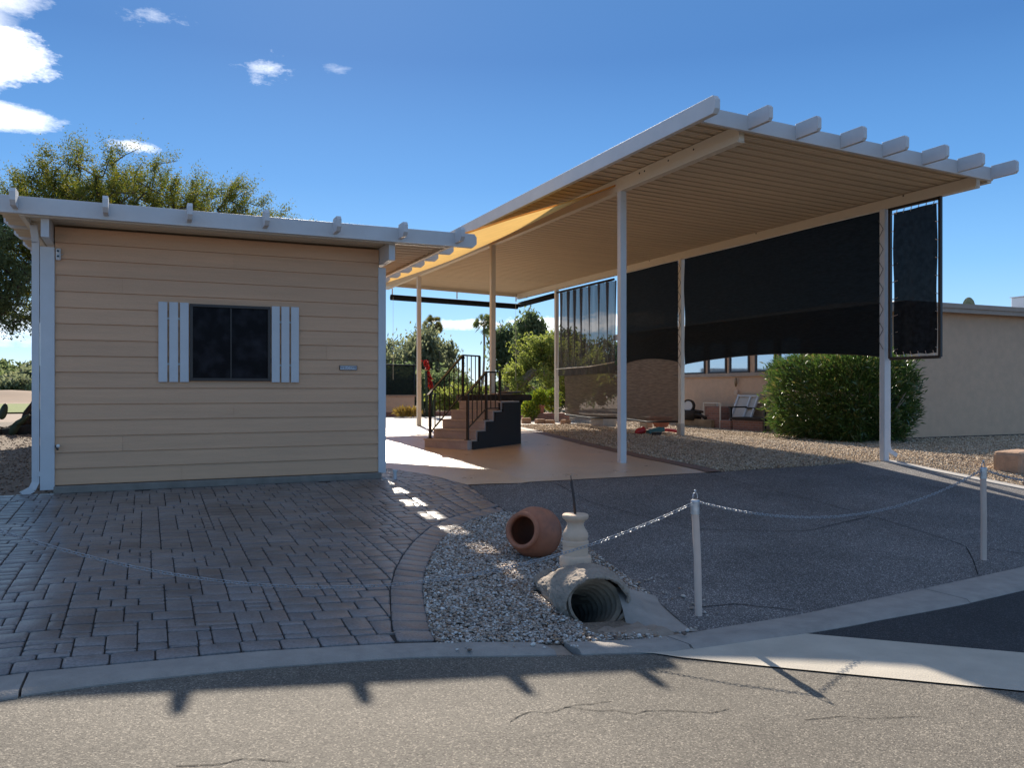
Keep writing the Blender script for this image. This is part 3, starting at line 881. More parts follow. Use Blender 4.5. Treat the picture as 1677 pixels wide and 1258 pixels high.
def add_paver(b, poly, rgen):
    """poly: convex outline in plan; rounded shoulder and side"""
    cx_ = sum(p[0] for p in poly) / len(poly); cy_ = sum(p[1] for p in poly) / len(poly)
    ar = 0
    for i in range(len(poly)):
        x0, y0 = poly[i]; x1, y1 = poly[(i + 1) % len(poly)]; ar += x0 * y1 - x1 * y0
    if abs(ar) / 2 < .0004: return
    if ar < 0: poly = poly[::-1]
    # soften corners
    q = []
    for i in range(len(poly)):
        p = Vector(poly[i]); a = Vector(poly[i - 1]); c_ = Vector(poly[(i + 1) % len(poly)])
        la, lc = (a - p).length, (c_ - p).length
        if la < .02 or lc < .02: q.append(p); continue
        q.append(p + (a - p).normalized() * .013); q.append(p + (c_ - p).normalized() * .013)
    tx, ty = rgen.uniform(-.008, .008), rgen.uniform(-.008, .008)
    dz = rgen.uniform(-.0015, .002)
    cc = Vector((cx_, cy_))
    n = len(q)
    vs_ = []
    for (gap, z) in ((.0036, -.02), (.0036, -.006), (.0062, -.002), (.012, 0)):
        for p in q:
            d = (cc - p); L_ = d.length
            pp = p + d / max(L_, 1e-5) * gap * 1.25
            zz = gz(pp.x, pp.y) + .012 + z + dz + tx * (pp.x - cx_) + ty * (pp.y - cy_)
            vs_.append((pp.x, pp.y, zz))
    fs = []
    for r_ in range(3):
        for i in range(n):
            j = (i + 1) % n
            fs.append((r_ * n + i, r_ * n + j, (r_ + 1) * n + j, (r_ + 1) * n + i))
    fs.append(tuple(range(3 * n, 4 * n)))
    b.add(vs_, fs)


def build_pavers():
    b = MB(); rgen = random.Random(11)
    kin = [p for p in KIN if -4.1 < p[0] < 1.0] + [(1.315, 4.556)]
    kin = [(x, y + .008) for x, y in kin]
    k_off = [(x, y + .135) for x, y in kin]
    arc = [(1.553, 4.555)] + ISL_L[1:]
    a_off = offset_line(arc, .23)
    region = kin + arc + [(3.51, 7.96), (3.62, 9.41), (3.48, 10.56), (3.24, 11.6), (2.9, 11.8), (2.84, 11.8), (2.84, 10.6), (-4, 10.6)]
    # clip field with polylines: kerb course top and arc course inner side
    lines = [(k_off, (0, 1)), (a_off, None)]
    tail = [(3.49, 7.97), (3.61, 9.41), (3.47, 10.56), (3.23, 11.6), (2.9, 11.78), (2.86, 11.78), (2.86, 10.6)]
    field = k_off + [(x, y) for x, y in a_off if y > 4.7] + tail + [(-4, 10.6)]
    ubound = [p for p in k_off] + [p for p in a_off if p[1] > 4.7] + tail
    g = .076
    nx, ny = int(8.2 / g), int(8.1 / g)
    occ = np.zeros((nx, ny), bool)
    x0, y0 = -4.0, 4.1
    shapes = [(2, 2), (3, 2), (2, 2), (3, 2), (1, 2), (2, 1), (2, 3), (1, 1)]
    for j in range(ny):
        for i in range(nx):
            if occ[i, j]: continue
            opts = [(2, 2), (3, 2), (3, 2), (3, 1), (2, 1), (3, 2), (2, 2), (2, 3)]
            rgen.shuffle(opts)
            for s in opts + [(1, 2), (2, 1), (1, 1)]:
                if i + s[0] <= nx and j + s[1] <= ny and not occ[i:i + s[0], j:j + s[1]].any():
                    break
            occ[i:i + s[0], j:j + s[1]] = True
            xa, ya = x0 + i * g, y0 + j * g
            poly = [(xa, ya), (xa + s[0] * g, ya), (xa + s[0] * g, ya + s[1] * g), (xa, ya + s[1] * g)]
            ins = [inpoly(p[0], p[1], field) for p in poly]
            if not any(ins): continue
            if not all(ins):
                cx_, cy_ = xa + s[0] * g / 2, ya + s[1] * g / 2
                _, bi = poly_offset_dist(cx_, cy_, ubound)
                for q in {bi}:
                    a, c_ = ubound[q], ubound[q + 1]
                    n_ = (-(c_[1] - a[1]), c_[0] - a[0])
                    poly = clip_half(poly, a, n_)
                if len(poly) < 3: continue
                if max(p[1] for p in poly) > 10.6 and poly[0][0] < 2.8:
                    poly = clip_half(poly, (0, 10.6), (0, -1))
                if len(poly) < 3: continue
            add_paver(b, poly, rgen)
    # kerb course
    rn = resample(kin, 26); ro = resample(k_off, 26)
    for i in range(25): add_paver(b, [rn[i], rn[i + 1], ro[i + 1], ro[i]], rgen)
    # soldier course round the island
    n = 27
    rn = resample(arc, n); ro = resample(a_off, n)
    for i in range(n - 1): add_paver(b, [rn[i], rn[i + 1], ro[i + 1], ro[i]], rgen)
    o = b.build('paver_drive', M['paver'], auto=35)
    tag(o, kind='structure')
    sheet('paver_bed', region, M['joint'], dz=.0)


build_pavers()


# ---------------------------------------------------------------- shed
SX0, SX1, SY = -.965, 2.83, 10.65
shed = empty('shed', (SX0, SY, 0), 'tan lap-sided shed with white trim and flat overhanging roof', 'shed')


def build_shed():
    yb = 18.6
    # lap siding
    rnd_ = random.Random(2)
    b = MB(); z = .016; e = .178 * 1.045; i = 0
    zt = 2.99
    while z < zt:
        z1 = min(z + e, zt)
        cuts = [SX0] + ([SX0 + [1.35, 2.6, .7, 3.1, 1.95][i % 5]] if i % 2 == 0 else []) + [SX1]
        i += 1
        for xa, xb in zip(cuts, cuts[1:]):
            xa += .0015; xb -= .0015; wv = rnd_.uniform(-.0015, .0015)
            b.add([(xa, SY - .018 + wv, z + .007), (xb, SY - .018 - wv, z + .007), (xb, SY - .004, z1), (xa, SY - .004, z1), (xa, SY + .003, z + .007), (xb, SY + .003, z + .007), (xa, SY + .003, z - .001), (xb, SY + .003, z - .001)],
                  [(0, 1, 2, 3), (4, 5, 1, 0), (6, 7, 5, 4)])
        # side walls
        b.add([(SX0 - .014, SY, z), (SX0 - .002, SY, z1 + .002), (SX0 - .002, yb, z1 + .002), (SX0 - .014, yb, z)], [(0, 1, 2, 3)])
        b.add([(SX1 + .014, SY, z), (SX1 + .002, SY, z1 + .002), (SX1 + .002, yb, z1 + .002), (SX1 + .014, yb, z)], [(3, 2, 1, 0)])
        b.add([(SX0, yb + .014, z), (SX1, yb + .014, z), (SX1, yb + .002, z1), (SX0, yb + .002, z1)], [(3, 2, 1, 0)])
        z = z1
    b.build('wall', M['siding'], shed)
    b = MB(); b.box(SX0 + .01, SX1 - .01, SY + .004, yb - .01, .02, 2.98); b.build('inner_wall', M['siding'], shed)
    b = MB(); b.box(SX0 - .01, SX1 + .03, SY - .045, yb + .05, -.25, .010); b.build('foundation', M['concrete'], shed, bevel=.01)
    # corner trim
    for (x0, x1) in ((SX0 - .145, SX0 + .001), (SX1 - .012, SX1 + .09)):
        b = MB(); b.box(x0, x1, SY - .035, SY + .06, -.03 if x0 < 0 else .0, 2.75); b.build('corner_trim', M['white'], shed, bevel=.004)
    # roof pan
    z0 = 3.02
    RX0, RX1, RY0, RY1 = -1.45, 3.62, 10.05, 19.2
    b = MB()
    n = int((RY1 - RY0) / .1)
    vs_ = []
    for k in range(n + 1):
        y = RY0 + .02 + (RY1 - RY0 - .02) * k / n
        zz = z0 + (.045 if (k // 1) % 2 else 0.0)
        vs_ += [(RX0, y, zz), (RX1, y, zz)]
        vs_ += [(RX0, y + .035, zz), (RX1, y + .035, zz)]
    for k in range(len(vs_) // 2 - 1):
        b.f.append((2 * k, 2 * k + 1, 2 * k + 3, 2 * k + 2))
    b.v = vs_
    b.box(RX0, RX1, RY0 + .02, RY1 + .04, z0 + .07, z0 + .12)
    b.build('roof', M['pan'], shed)
    # front fascia with clipped ends
    b = MB(); h0, h1 = 2.995, 3.178
    b.prism([(-1.75, h0 + .05), (-1.70, h0), (3.93, h0), (3.985, h0 + .05), (3.985, h1 - .04), (3.95, h1), (-1.72, h1), (-1.75, h1 - .04)], 'y', RY0 - .045, RY0 + .02)
    b.build('front_fascia', M['white'], shed, bevel=.003)
    # rafter tails proud of the fascia
    for x in [-1.27, -.41, .44, 1.275, 2.11, 2.94, 3.70]:
        b = MB(); y0_ = RY0 - .29
        b.prism([(RY0 - .045, 3.035), (y0_ + .05, 3.035), (y0_, 3.085), (y0_, 3.175), (y0_ + .035, 3.215), (RY0 - .045, 3.215)], 'x', x - .027, x + .027)
        b.build('rafter_tail', M['white'], shed, bevel=.003)
    # side fascias and side tails
    b = MB(); b.box(RX1 - .03, RX1 + .03, RY0 + .02, RY1, 2.99, 3.15); b.build('side_fascia', M['cream'], shed, bevel=.003)
    b = MB(); b.box(-1.25, -1.20, RY0 + .02, RY1, 2.98, 3.15); b.build('side_fascia', M['cream'], shed, bevel=.003)
    for y in [10.66 + .647 * k for k in range(13)]:
        b = MB()
        b.prism([(RX1 + .03, 2.995), (RX1 + .22, 2.995), (RX1 + .27, 3.04), (RX1 + .27, 3.13), (RX1 + .23, 3.165), (RX1 + .03, 3.165)], 'y', y - .027, y + .027)
        b.build('rafter_tail', M['white'], shed, bevel=.003)
    for y in [11.06 + .8 * k for k in range(10)]:
        b = MB()
        b.prism([(-1.25, 3.01), (-1.45, 3.01), (-1.52, 3.07), (-1.52, 3.14), (-1.50, 3.175), (-1.25, 3.175)], 'y', y - .027, y + .027)
        b.build('rafter_tail', M['white'], shed, bevel=.003)
    # wall beams that carry the roof
    for x in (SX0 - .05, SX1 + .045):
        b = MB()
        b.box(x - .04, x + .04, 10.16, yb, 2.785, 3.012)
        b.build('roof_beam', M['white'], shed, bevel=.003)
    # roof edge gutter strip visible under the front
    b = MB(); b.box(-1.2, 3.6, RY0 + .021, RY0 + .10, 2.985, 3.018); b.build('soffit_strip', M['cream'], shed)
    # downspout
    b = MB()
    x, y = SX0 - .19, SY - .0
    def dsp(pts):
        for a, c_ in zip(pts, pts[1:]): b.bar(a, c_, .075, .055, up=(0, 1, 0))
    dsp([(x, y, 2.80), (x, y, .05)])
    b.bar((x, y, .065), (x - .035, y - .03, -.02), .075, .055, up=(0, 1, 0))
    b.bar((x - .028, y - .024, -.012), (x - .13, y - .07, -.065), .075, .055, up=(0, 1, 0))
    b.bar((x, y, 2.79), (x - .02, y, 2.99), .075, .055, up=(0, 1, 0))
    b.bar((x + .02, y - .034, .16), (x + .09, y - .034, .16), .06, .004, up=(0, 1, 0))
    b.build('downspout', M['white'], shed, bevel=.006)
    # window
    wx0, wx1, wz0, wz1 = .475, 1.425, 1.225, 2.165
    fr = MB(); t = .035; yy_ = SY - .05
    fr.box(wx0, wx1, yy_, SY, wz0, wz0 + t).box(wx0, wx1, yy_, SY, wz1 - t, wz1)
    fr.box(wx0, wx0 + t, yy_ + .001, SY, wz0 + t, wz1 - t).box(wx1 - t, wx1, yy_ + .001, SY, wz0 + t, wz1 - t)
    mx = (wx0 + wx1) / 2
    fr.box(mx - .008, mx + .008, yy_ + .008, SY, wz0 + t, wz1 - t)
    f = fr.build('window', M['bronze'], shed, bevel=.003)
    for a, c_ in ((wx0 + t, mx - .008), (mx + .008, wx1 - t)):
        p = MB(); p.box(a, c_, SY - .028, SY - .02, wz0 + t, wz1 - t)
        q = p.build('pane', M['pane']); q.parent = f; q.matrix_parent_inverse = (shed.matrix_local @ f.matrix_parent_inverse).inverted() if False else Matrix()
    # shutters
    for (a, c_) in ((.125, .462), (1.438, 1.775)):
        b = MB(); w3 = (c_ - a - 2 * .022) / 3
        for k in range(3):
            xx = a + k * (w3 + .022)
            b.box(xx, xx + w3, SY - .045, SY - .022, wz0 - .015, wz1 + .01)
        b.box(a + .02, c_ - .02, SY - .022, SY - .008, wz0 + .19, wz0 + .215)
        b.box(a + .02, c_ - .02, SY - .022, SY - .008, wz1 - .20, wz1 - .175)
        b.build('shutter', M['white'], shed, bevel=.003)


build_shed()

# small things fixed to the shed
c0 = empty('security_camera', (-.93, SY - .06, 2.68), 'small white security camera high on the shed corner', 'camera')
b = MB(); b.box(-.93 - .022, -.93 + .03, SY - .055, SY - .014, 2.60, 2.74); b.build('housing', M['white'], c0, bevel=.015)
for zz in (2.705, 2.645):
    b = MB(); b.tube([(-.928, SY - .066, zz), (-.928, SY - .05, zz)], .013, 12); b.build('lens', M['lens'], c0)
b = MB(); b.tube([(-.91, SY - .02, 2.66), (-.88, SY - .035, 2.675)], .006, 8); b.build('bracket', M['steel'], c0)
c0 = empty('hose_tap', (-.935, SY - .05, .46), 'small round metal tap low on the shed corner', 'tap')
b = MB(); b.tube([(-.945, SY - .012, .47), (-.945, SY - .06, .47)], .014, 10); b.tube([(-.945, SY - .055, .47), (-.93, SY - .075, .43)], .012, 10); b.build('spout', M['bronze'], c0, smooth=True)
b = MB(); b.lathe([(.001, 0), (.018, 0), (.021, .006), (.018, .012), (.001, .013)], (-.925, SY - .07, .475), 16, Matrix.Rotation(R(90), 4, 'X')); b.build('handle', M['steel'], c0, auto=40)
sg = empty('welcome_sign', (2.41, SY - .03, 1.40), 'small white sign reading WELCOME on the shed wall', 'sign')
b = MB(); b.box(2.30, 2.53, SY - .034, SY - .016, 1.375, 1.435); b.build('board', M['bronze'], sg)
b = MB(); b.box(2.306, 2.524, SY - .037, SY - .034, 1.381, 1.429); b.build('face', M['white'], sg)
fc = bpy.data.curves.new('lettering', 'FONT'); fc.body = 'WELCOME'; fc.size = .044; fc.extrude = .0008; fc.align_x = 'CENTER'; fc.align_y = 'CENTER'; fc.space_character = 1.05
fo = bpy.data.objects.new('lettering', fc); COL.objects.link(fo); fc.materials.append(M['letters'])
dg = bpy.context.evaluated_depsgraph_get()
me = bpy.data.meshes.new_from_object(fo.evaluated_get(dg))
bpy.data.objects.remove(fo)
lo = bpy.data.objects.new('lettering', me); COL.objects.link(lo)
lo.matrix_world = Matrix.Identity(4)
for v in me.vertices:
    x, y, z = v.co; v.co = (2.415 + x, SY - .0378 - z, 1.405 + y)
if not me.materials: me.materials.append(M['letters'])
world_parent(lo, sg)
# low pipe stub by the right corner
st = empty('pipe_stub', (2.99, 10.42, gz(2.99, 10.42)), 'short white pipe stub standing in the pavers by the shed corner', 'pipe')
zz = gz(2.99, 10.42)
b = MB(); b.tube([(2.99, 10.42, zz), (2.99, 10.42, zz + .11)], .022, 12); b.build('stem', M['white'], st, auto=40)
b = MB(); b.tube([(2.99, 10.42, zz + .11), (2.99, 10.42, zz + .135)], .034, 12); b.build('cap', M['white'], st, auto=40)

# ---------------------------------------------------------------- carport
cp = empty('carport', (6.4, 10.28, 0), 'tall carport with cream ribbed ceiling, white fascia and slender posts', 'carport')
CX0, CX1, CY0, CY1 = 5.68, 10.95, 7.5, 23.2


def rz(X): return 4.25 - .031 * (X - 6.4)   # underside of the pans


def build_carport():
    b = MB(); vs_ = []
    per = .2032; y = CY0 + .03
    pr_ = [(0, .0), (.032, .0), (.040, .022), (.052, .022), (.060, .0), (.086, .0), (.092, .018), (.102, .018), (.108, .0), (.130, .0), (.127, .092), (.203, .092), (.2005, .0)]
    ylist = []
    while y < CY1:
        for (dy, dz) in pr_:
            ylist.append((y + dy, dz))
        y += per
    for (yy_, dz) in ylist: vs_ += [(CX0 + .04, yy_, rz(CX0) + dz), (CX1, yy_, rz(CX1) + dz)]
    b.v = vs_
    for k in range(len(ylist) - 1): b.f.append((2 * k, 2 * k + 1, 2 * k + 3, 2 * k + 2))
    b.build('ceiling', M['pan'], cp)
    b = MB()
    b.add([(CX0 + .15, CY0 + .18, rz(CX0) + .096), (CX1, CY0 + .18, rz(CX1) + .096), (CX1, CY1, rz(CX1) + .096), (CX0 + .15, CY1, rz(CX0) + .096),
           (CX0 + .15, CY0 + .18, rz(CX0) + .104), (CX1, CY0 + .18, rz(CX1) + .104), (CX1, CY1, rz(CX1) + .104), (CX0 + .15, CY1, rz(CX0) + .104)],
          [(0, 3, 2, 1), (4, 5, 6, 7), (0, 1, 5, 4), (1, 2, 6, 5), (2, 3, 7, 6), (3, 0, 4, 7)])
    b.build('roof_deck', M['roof_white'], cp)
    # fascias
    def sloped(y0, y1, lo, hi, x0, x1):
        return [(x0, y0, rz(x0) + lo), (x1, y0, rz(x1) + lo), (x1, y1, rz(x1) + lo), (x0, y1, rz(x0) + lo), (x0, y0, rz(x0) + hi), (x1, y0, rz(x1) + hi), (x1, y1, rz(x1) + hi), (x0, y1, rz(x0) + hi)]
    BF = [(0, 3, 2, 1), (4, 5, 6, 7), (0, 1, 5, 4), (1, 2, 6, 5), (2, 3, 7, 6), (3, 0, 4, 7)]
    b = MB(); b.add(sloped(CY0 - .02, CY0 + .03, -.125, .055, CX0 + .06, 10.62), BF); b.build('front_fascia', M['white'], cp, bevel=.004)
    b = MB(); b.add(sloped(CY1 - .02, CY1 + .03, -.10, .085, CX0 + .06, CX1), BF); b.build('rear_fascia', M['cream'], cp, bevel=.004)
    # left side fascia, running past the front
    x = CX0; zl, zh = rz(x) - .125, rz(x) + .075
    b = MB(); b.prism([(CY0 - .33, zl + .05), (CY0 - .29, zl), (CY1 + .05, zl), (CY1 + .05, zh), (CY0 - .29, zh), (CY0 - .33, zh - .05)], 'x', x - .03, x + .04)
    b.build('side_fascia', M['white'], cp, bevel=.004)
    b = MB(); b.box(CX1 - .0, CX1 + .09, CY0 + .3, CY1, rz(CX1) - .03, rz(CX1) + .085); b.build('side_gutter', M['cream'], cp, bevel=.004)
    for x in [6.39, 7.11, 7.83, 8.54, 9.256, 9.93, 10.6]:
        z0_, z1_ = rz(x) - .105, rz(x) + .075
        b = MB(); y0_ = CY0 - .38
        b.prism([(CY0 - .02, z0_), (y0_ + .03, z0_), (y0_, z0_ + .03), (y0_, z1_ - .03), (y0_ + .03, z1_), (CY0 - .02, z1_)], 'x', x - .027, x + .027)
        b.build('rafter_tail', M['white'], cp, bevel=.003)
    # beams
    for (x, zb, y0_) in ((6.4, 4.055, 7.63), (10.62, 3.965, 7.7)):
        b = MB(); b.box(x - .04, x + .04, y0_, CY1 - .03, zb, rz(x) - .004)
        o = b.build('beam', M['cream'], cp, bevel=.003)
        b = MB(); b.box(x - .052, x + .052, y0_ + .01, CY1 - .04, zb - .012, zb + .006); b.build('beam_flange', M['cream'], cp)
        # dark wire holes
        for yy_ in ([8.5, 9.05, 9.62, 9.75] if x < 7 else [8.9, 12.2, 15.8]):
            b = MB(); b.tube([(x - .044, yy_, zb + .13), (x - .038, yy_, zb + .13)], .014, 8); b.build('bolt_hole', M['dark'], cp)
    # posts
    for (x, y, zt) in ((6.4, 10.28, 4.05), (6.4, 15.2, 4.05), (6.4, 20.1, 4.05), (10.6, 9.27, 3.96), (10.6, 14.6, 3.96), (10.6, 20.5, 3.96)):
        s = .05
        b = MB(); b.box(x - s, x + s, y - s, y + s, gz(x, y) - .1 if x < 10 else gz(x, y) - .05, zt)
        b.build('post', M['white'] if (y < 11) else M['cream'], cp, bevel=.006)
        for dz_ in (.06, .16):
            MB().tube([(x, y - s - .008, zt - dz_), (x, y - s + .002, zt - dz_)], .011, 6).build('post_bolt', M['steel'], cp)
    # downspout on the near right post
    b = MB(); x, y = 10.71, 9.30
    b.bar((x, y, 3.9), (x, y, .22), .07, .055, up=(0, 1, 0))
    b.bar((x, y, .235), (x + .02, y - .01, .13), .07, .055, up=(0, 1, 0))
    b.bar((x + .015, y - .01, .145), (x + .13, y - .05, .07), .07, .055, up=(0, 1, 0))
    b.build('downspout', M['white'], cp, bevel=.006)
    b = MB(); b.box(10.45, 10.55, 14.42, 14.56, gz(10.5, 14.5) - .03, gz(10.5, 14.5) + .27); o = b.build('footing_block', M['cblock'], None, bevel=.008)
    tag(o, 'pale concrete block standing against the middle carport post', 'block')


build_carport()


# ---------------------------------------------------------------- shade screens on the right beam (plane X = 10.6)
def screen(name, y0, y1, ztop, zbot, m, label, cat='shade screen', x=10.6, group=None, ny=40, nz=24, wave=None, parent=None):
    b = MB()
    for j in range(nz + 1):
        for i in range(ny + 1):
            u, v = i / ny, j / nz
            y = y0 + (y1 - y0) * u
            zb = zbot(u); z = zb + (ztop - zb) * v
            xx = x + (wave(u, v) if wave else .012 * math.sin(u * 9 + v * 2) + .010 * math.sin(v * 11 + u * 3))
            b.v.append((xx, y, z))
    for j in range(nz):
        for i in range(ny):
            a = j * (ny + 1) + i; b.f.append((a, a + 1, a + ny + 2, a + ny + 1))
    return b


S_LABEL = {}
zt = 3.945
# large screen
s1 = empty('shade_screen', (10.6, 12, zt), 'large opaque black shade screen between the near and middle carport posts', 'shade screen', 'black shade screens')
screen('c', 9.36, 14.48, zt, lambda u: 1.64 + .13 * math.sin(math.pi * min(1, u * 1.0)) ** .8 + .02 * u, M['black_fabric'], '').build('cloth', M['black_fabric'], s1, smooth=True)
b = MB(); pts_ = [(10.6 - .01, 9.36 + 5.12 * i / 30, 1.64 + .13 * math.sin(math.pi * i / 30) ** .8 + .02 * i / 30) for i in range(31)]; b.tube(pts_, .008, 6); b.build('hem', M['black_metal'], s1, smooth=True)


def lacing(y, z0, z1, n, dy, x=10.55):
    b_ = MB(); pts = []
    for i in range(n + 1):
        pts.append((x - .0, y + (dy if i % 2 else -dy), z0 + (z1 - z0) * i / n))
    for a, c_ in zip(pts, pts[1:]): b_.tube([a, c_], .004, 5)
    return b_


lacing(9.29, 1.75, 3.8, 13, .05, 10.54).build('lacing', M['black_metal'], s1)
s2 = empty('shade_screen', (10.6, 16, zt), 'narrower opaque black shade screen beyond the middle carport post', 'shade screen', 'black shade screens')
screen('c', 14.72, 17.2, zt, lambda u: 1.72 + .12 * math.sin(math.pi * u) ** .9 - .02 * u, M['black_fabric'], '').build('cloth', M['black_fabric'], s2, smooth=True)
lacing(14.6, 1.6, 3.9, 15, .06, 10.54).build('lacing', M['black_metal'], s2)
# sheer pleated curtain
s3 = empty('shade_screen', (10.6, 19, 3.9), 'sheer grey pleated shade screen at the far end, trees showing through it', 'shade screen')


def pleat(u, v):
    return .10 * math.sin(u * 46 + .9 * math.sin(u * 9)) * (.35 + .65 * v) * (1 if v > .25 else v * 4)


screen('c', 17.35, 20.4, 3.84, lambda u: 1.50 + .03 * (1 - u), M['sheer'], '', ny=120, wave=pleat).build('cloth', M['sheer'], s3, smooth=True)
b = MB(); b.tube([(10.57, 17.35, 3.86), (10.57, 20.4, 3.86)], .03, 10); b.build('rod', M['black_metal'], s3, smooth=True)
b = MB(); b.tube([(10.55, 17.3, 1.80), (10.55, 18.5, 1.72), (10.55, 20.45, 1.70)], .012, 8); b.build('bottom_rope', M['cream'], s3, smooth=True)
# lower brown screens
s4 = empty('shade_screen', (10.6, 18.8, 1.6), 'brown mesh lower shade screen below the sheer one', 'shade screen', 'brown lower shade screens')
screen('c', 17.3, 20.1, 1.74, lambda u: .42 - .05 * math.sin(math.pi * u), M['brown_fabric'], '', x=10.66).build('cloth', M['brown_fabric'], s4, smooth=True)
b = MB(); b.tube([(10.66, 17.3, .41), (10.66, 18.7, .37), (10.66, 20.1, .42)], .02, 8); b.build('hem', M['black_metal'], s4, smooth=True)
s5 = empty('shade_screen', (10.6, 16, 1.6), 'brown mesh lower shade screen below the narrower black one', 'shade screen', 'brown lower shade screens')
screen('c', 14.74, 17.25, 1.86, lambda u: .40 - .03 * math.sin(math.pi * u), M['brown_fabric'], '', x=10.66).build('cloth', M['brown_fabric'], s5, smooth=True)
b = MB(); b.tube([(10.66, 14.74, .41), (10.66, 16, .36), (10.66, 17.25, .41)], .02, 8); b.build('hem', M['black_metal'], s5, smooth=True)
# framed panel at the front
s6 = empty('framed_shade_panel', (10.6, 8.7, 3.8), 'narrow black net panel laced inside a dark metal frame at the carport front', 'shade screen')
b = MB()
yA, yB, zA, zB = 8.28, 9.16, 1.60, 3.955
for (a, c_) in (((10.6, yA, zA), (10.6, yB, zA)), ((10.6, yA, zB - .02), (10.6, yB, zB - .02)), ((10.6, yA, zA), (10.6, yA, zB)), ((10.6, yB, zA), (10.6, yB, zB))):
    b.bar(a, c_, .045, .045)
b.build('frame', M['black_metal'], s6, bevel=.004)
b = screen('c', 8.34, 9.09, 3.87, lambda u: 1.66 + .006 * math.sin(u * 20), M['black_net'], '', ny=60)
b.build('net', M['black_net'], s6, smooth=True)
b = MB()
for i in range(9):
    z = 1.72 + i * .265
    MB().tube([(10.6, yA, z), (10.6, 8.36, z + .03)], .006, 5).build('tie', M['steel'], s6); MB().tube([(10.6, yB, z), (10.6, 9.02, z + .03)], .006, 5).build('tie', M['steel'], s6)
for i in range(6):
    y = 8.37 + i * .13
    MB().tube([(10.6, y, 3.94), (10.6, y + .03, 3.84)], .006, 5).build('tie', M['steel'], s6); MB().tube([(10.6, y, 1.60), (10.6, y + .03, 1.70)], .006, 5).build('tie', M['steel'], s6)
# rolled shades at the rear
o = empty('rolled_shade', (8.5, 22.9, 3.9), 'long rolled-up black shade hanging across the rear of the carport', 'rolled shade')
b = MB(); b.tube([(6.45, 22.95, 3.80), (10.5, 22.95, 3.70)], .085, 12); b.build('roll', M['black_fabric'], o, smooth=True)
for x in (6.5, 8.5, 10.45): MB().bar((x, 22.95, 3.85), (x, 22.95, 4.06), .03, .02).build('bracket', M['cream'], o)
for x in (6.5, 10.4): MB().tube([(x, 22.86, 3.8), (x, 22.86, 1.4)], .004, 5).build('pull_cord', M['cream'], o)
o = empty('rolled_shade', (10.6, 21.8, 3.85), 'short rolled-up black shade under the right beam at the rear corner', 'rolled shade')
b = MB(); b.tube([(10.6, 20.7, 3.80), (10.6, 23.0, 3.76)], .085, 12); b.build('roll', M['black_fabric'], o, smooth=True)

# ---------------------------------------------------------------- shade sail
def build_sail():
    A = Vector((6.36, 10.4, 4.16)); B_ = Vector((6.35, 15.2, 4.10)); C_ = Vector((3.92, 10.35, 3.24)); D_ = Vector((3.92, 19.0, 3.17))
    b = MB(); n = 36
    for j in range(n + 1):
        for i in range(n + 1):
            u, v = i / n, j / n      # u: shed -> carport, v: front -> rear
            p = (C_ * (1 - u) + A * u) * (1 - v) + (D_ * (1 - u) + B_ * u) * v
            p.z -= .22 * (4 * u * (1 - u)) * (4 * v * (1 - v)) * .8
            p.y += .55 * (4 * u * (1 - u)) * (1 - v) * (1 - .4 * v) * .45
            p.z += .035 * math.sin(u * 5 + v * 9) * u * (1 - u) * 2
            p.x -= .12 * 4 * v * (1 - v) * u
            b.v.append(p)
    for j in range(n):
        for i in range(n):
            a = j * (n + 1) + i; b.f.append((a, a + 1, a + n + 2, a + n + 1))
    s = empty('shade_sail', A, 'yellow translucent fabric shade sail stretched from shed roof to carport beam', 'shade sail')
    b.build('cloth', M['sail'], s, smooth=True)
    e = MB(); e.tube([b.v[i] for i in range(n + 1)], .012, 6); e.tube([b.v[j * (n + 1) + n] for j in range(n + 1)], .012, 6); e.build('edge_webbing', M['sail'], s, smooth=True)


build_sail()


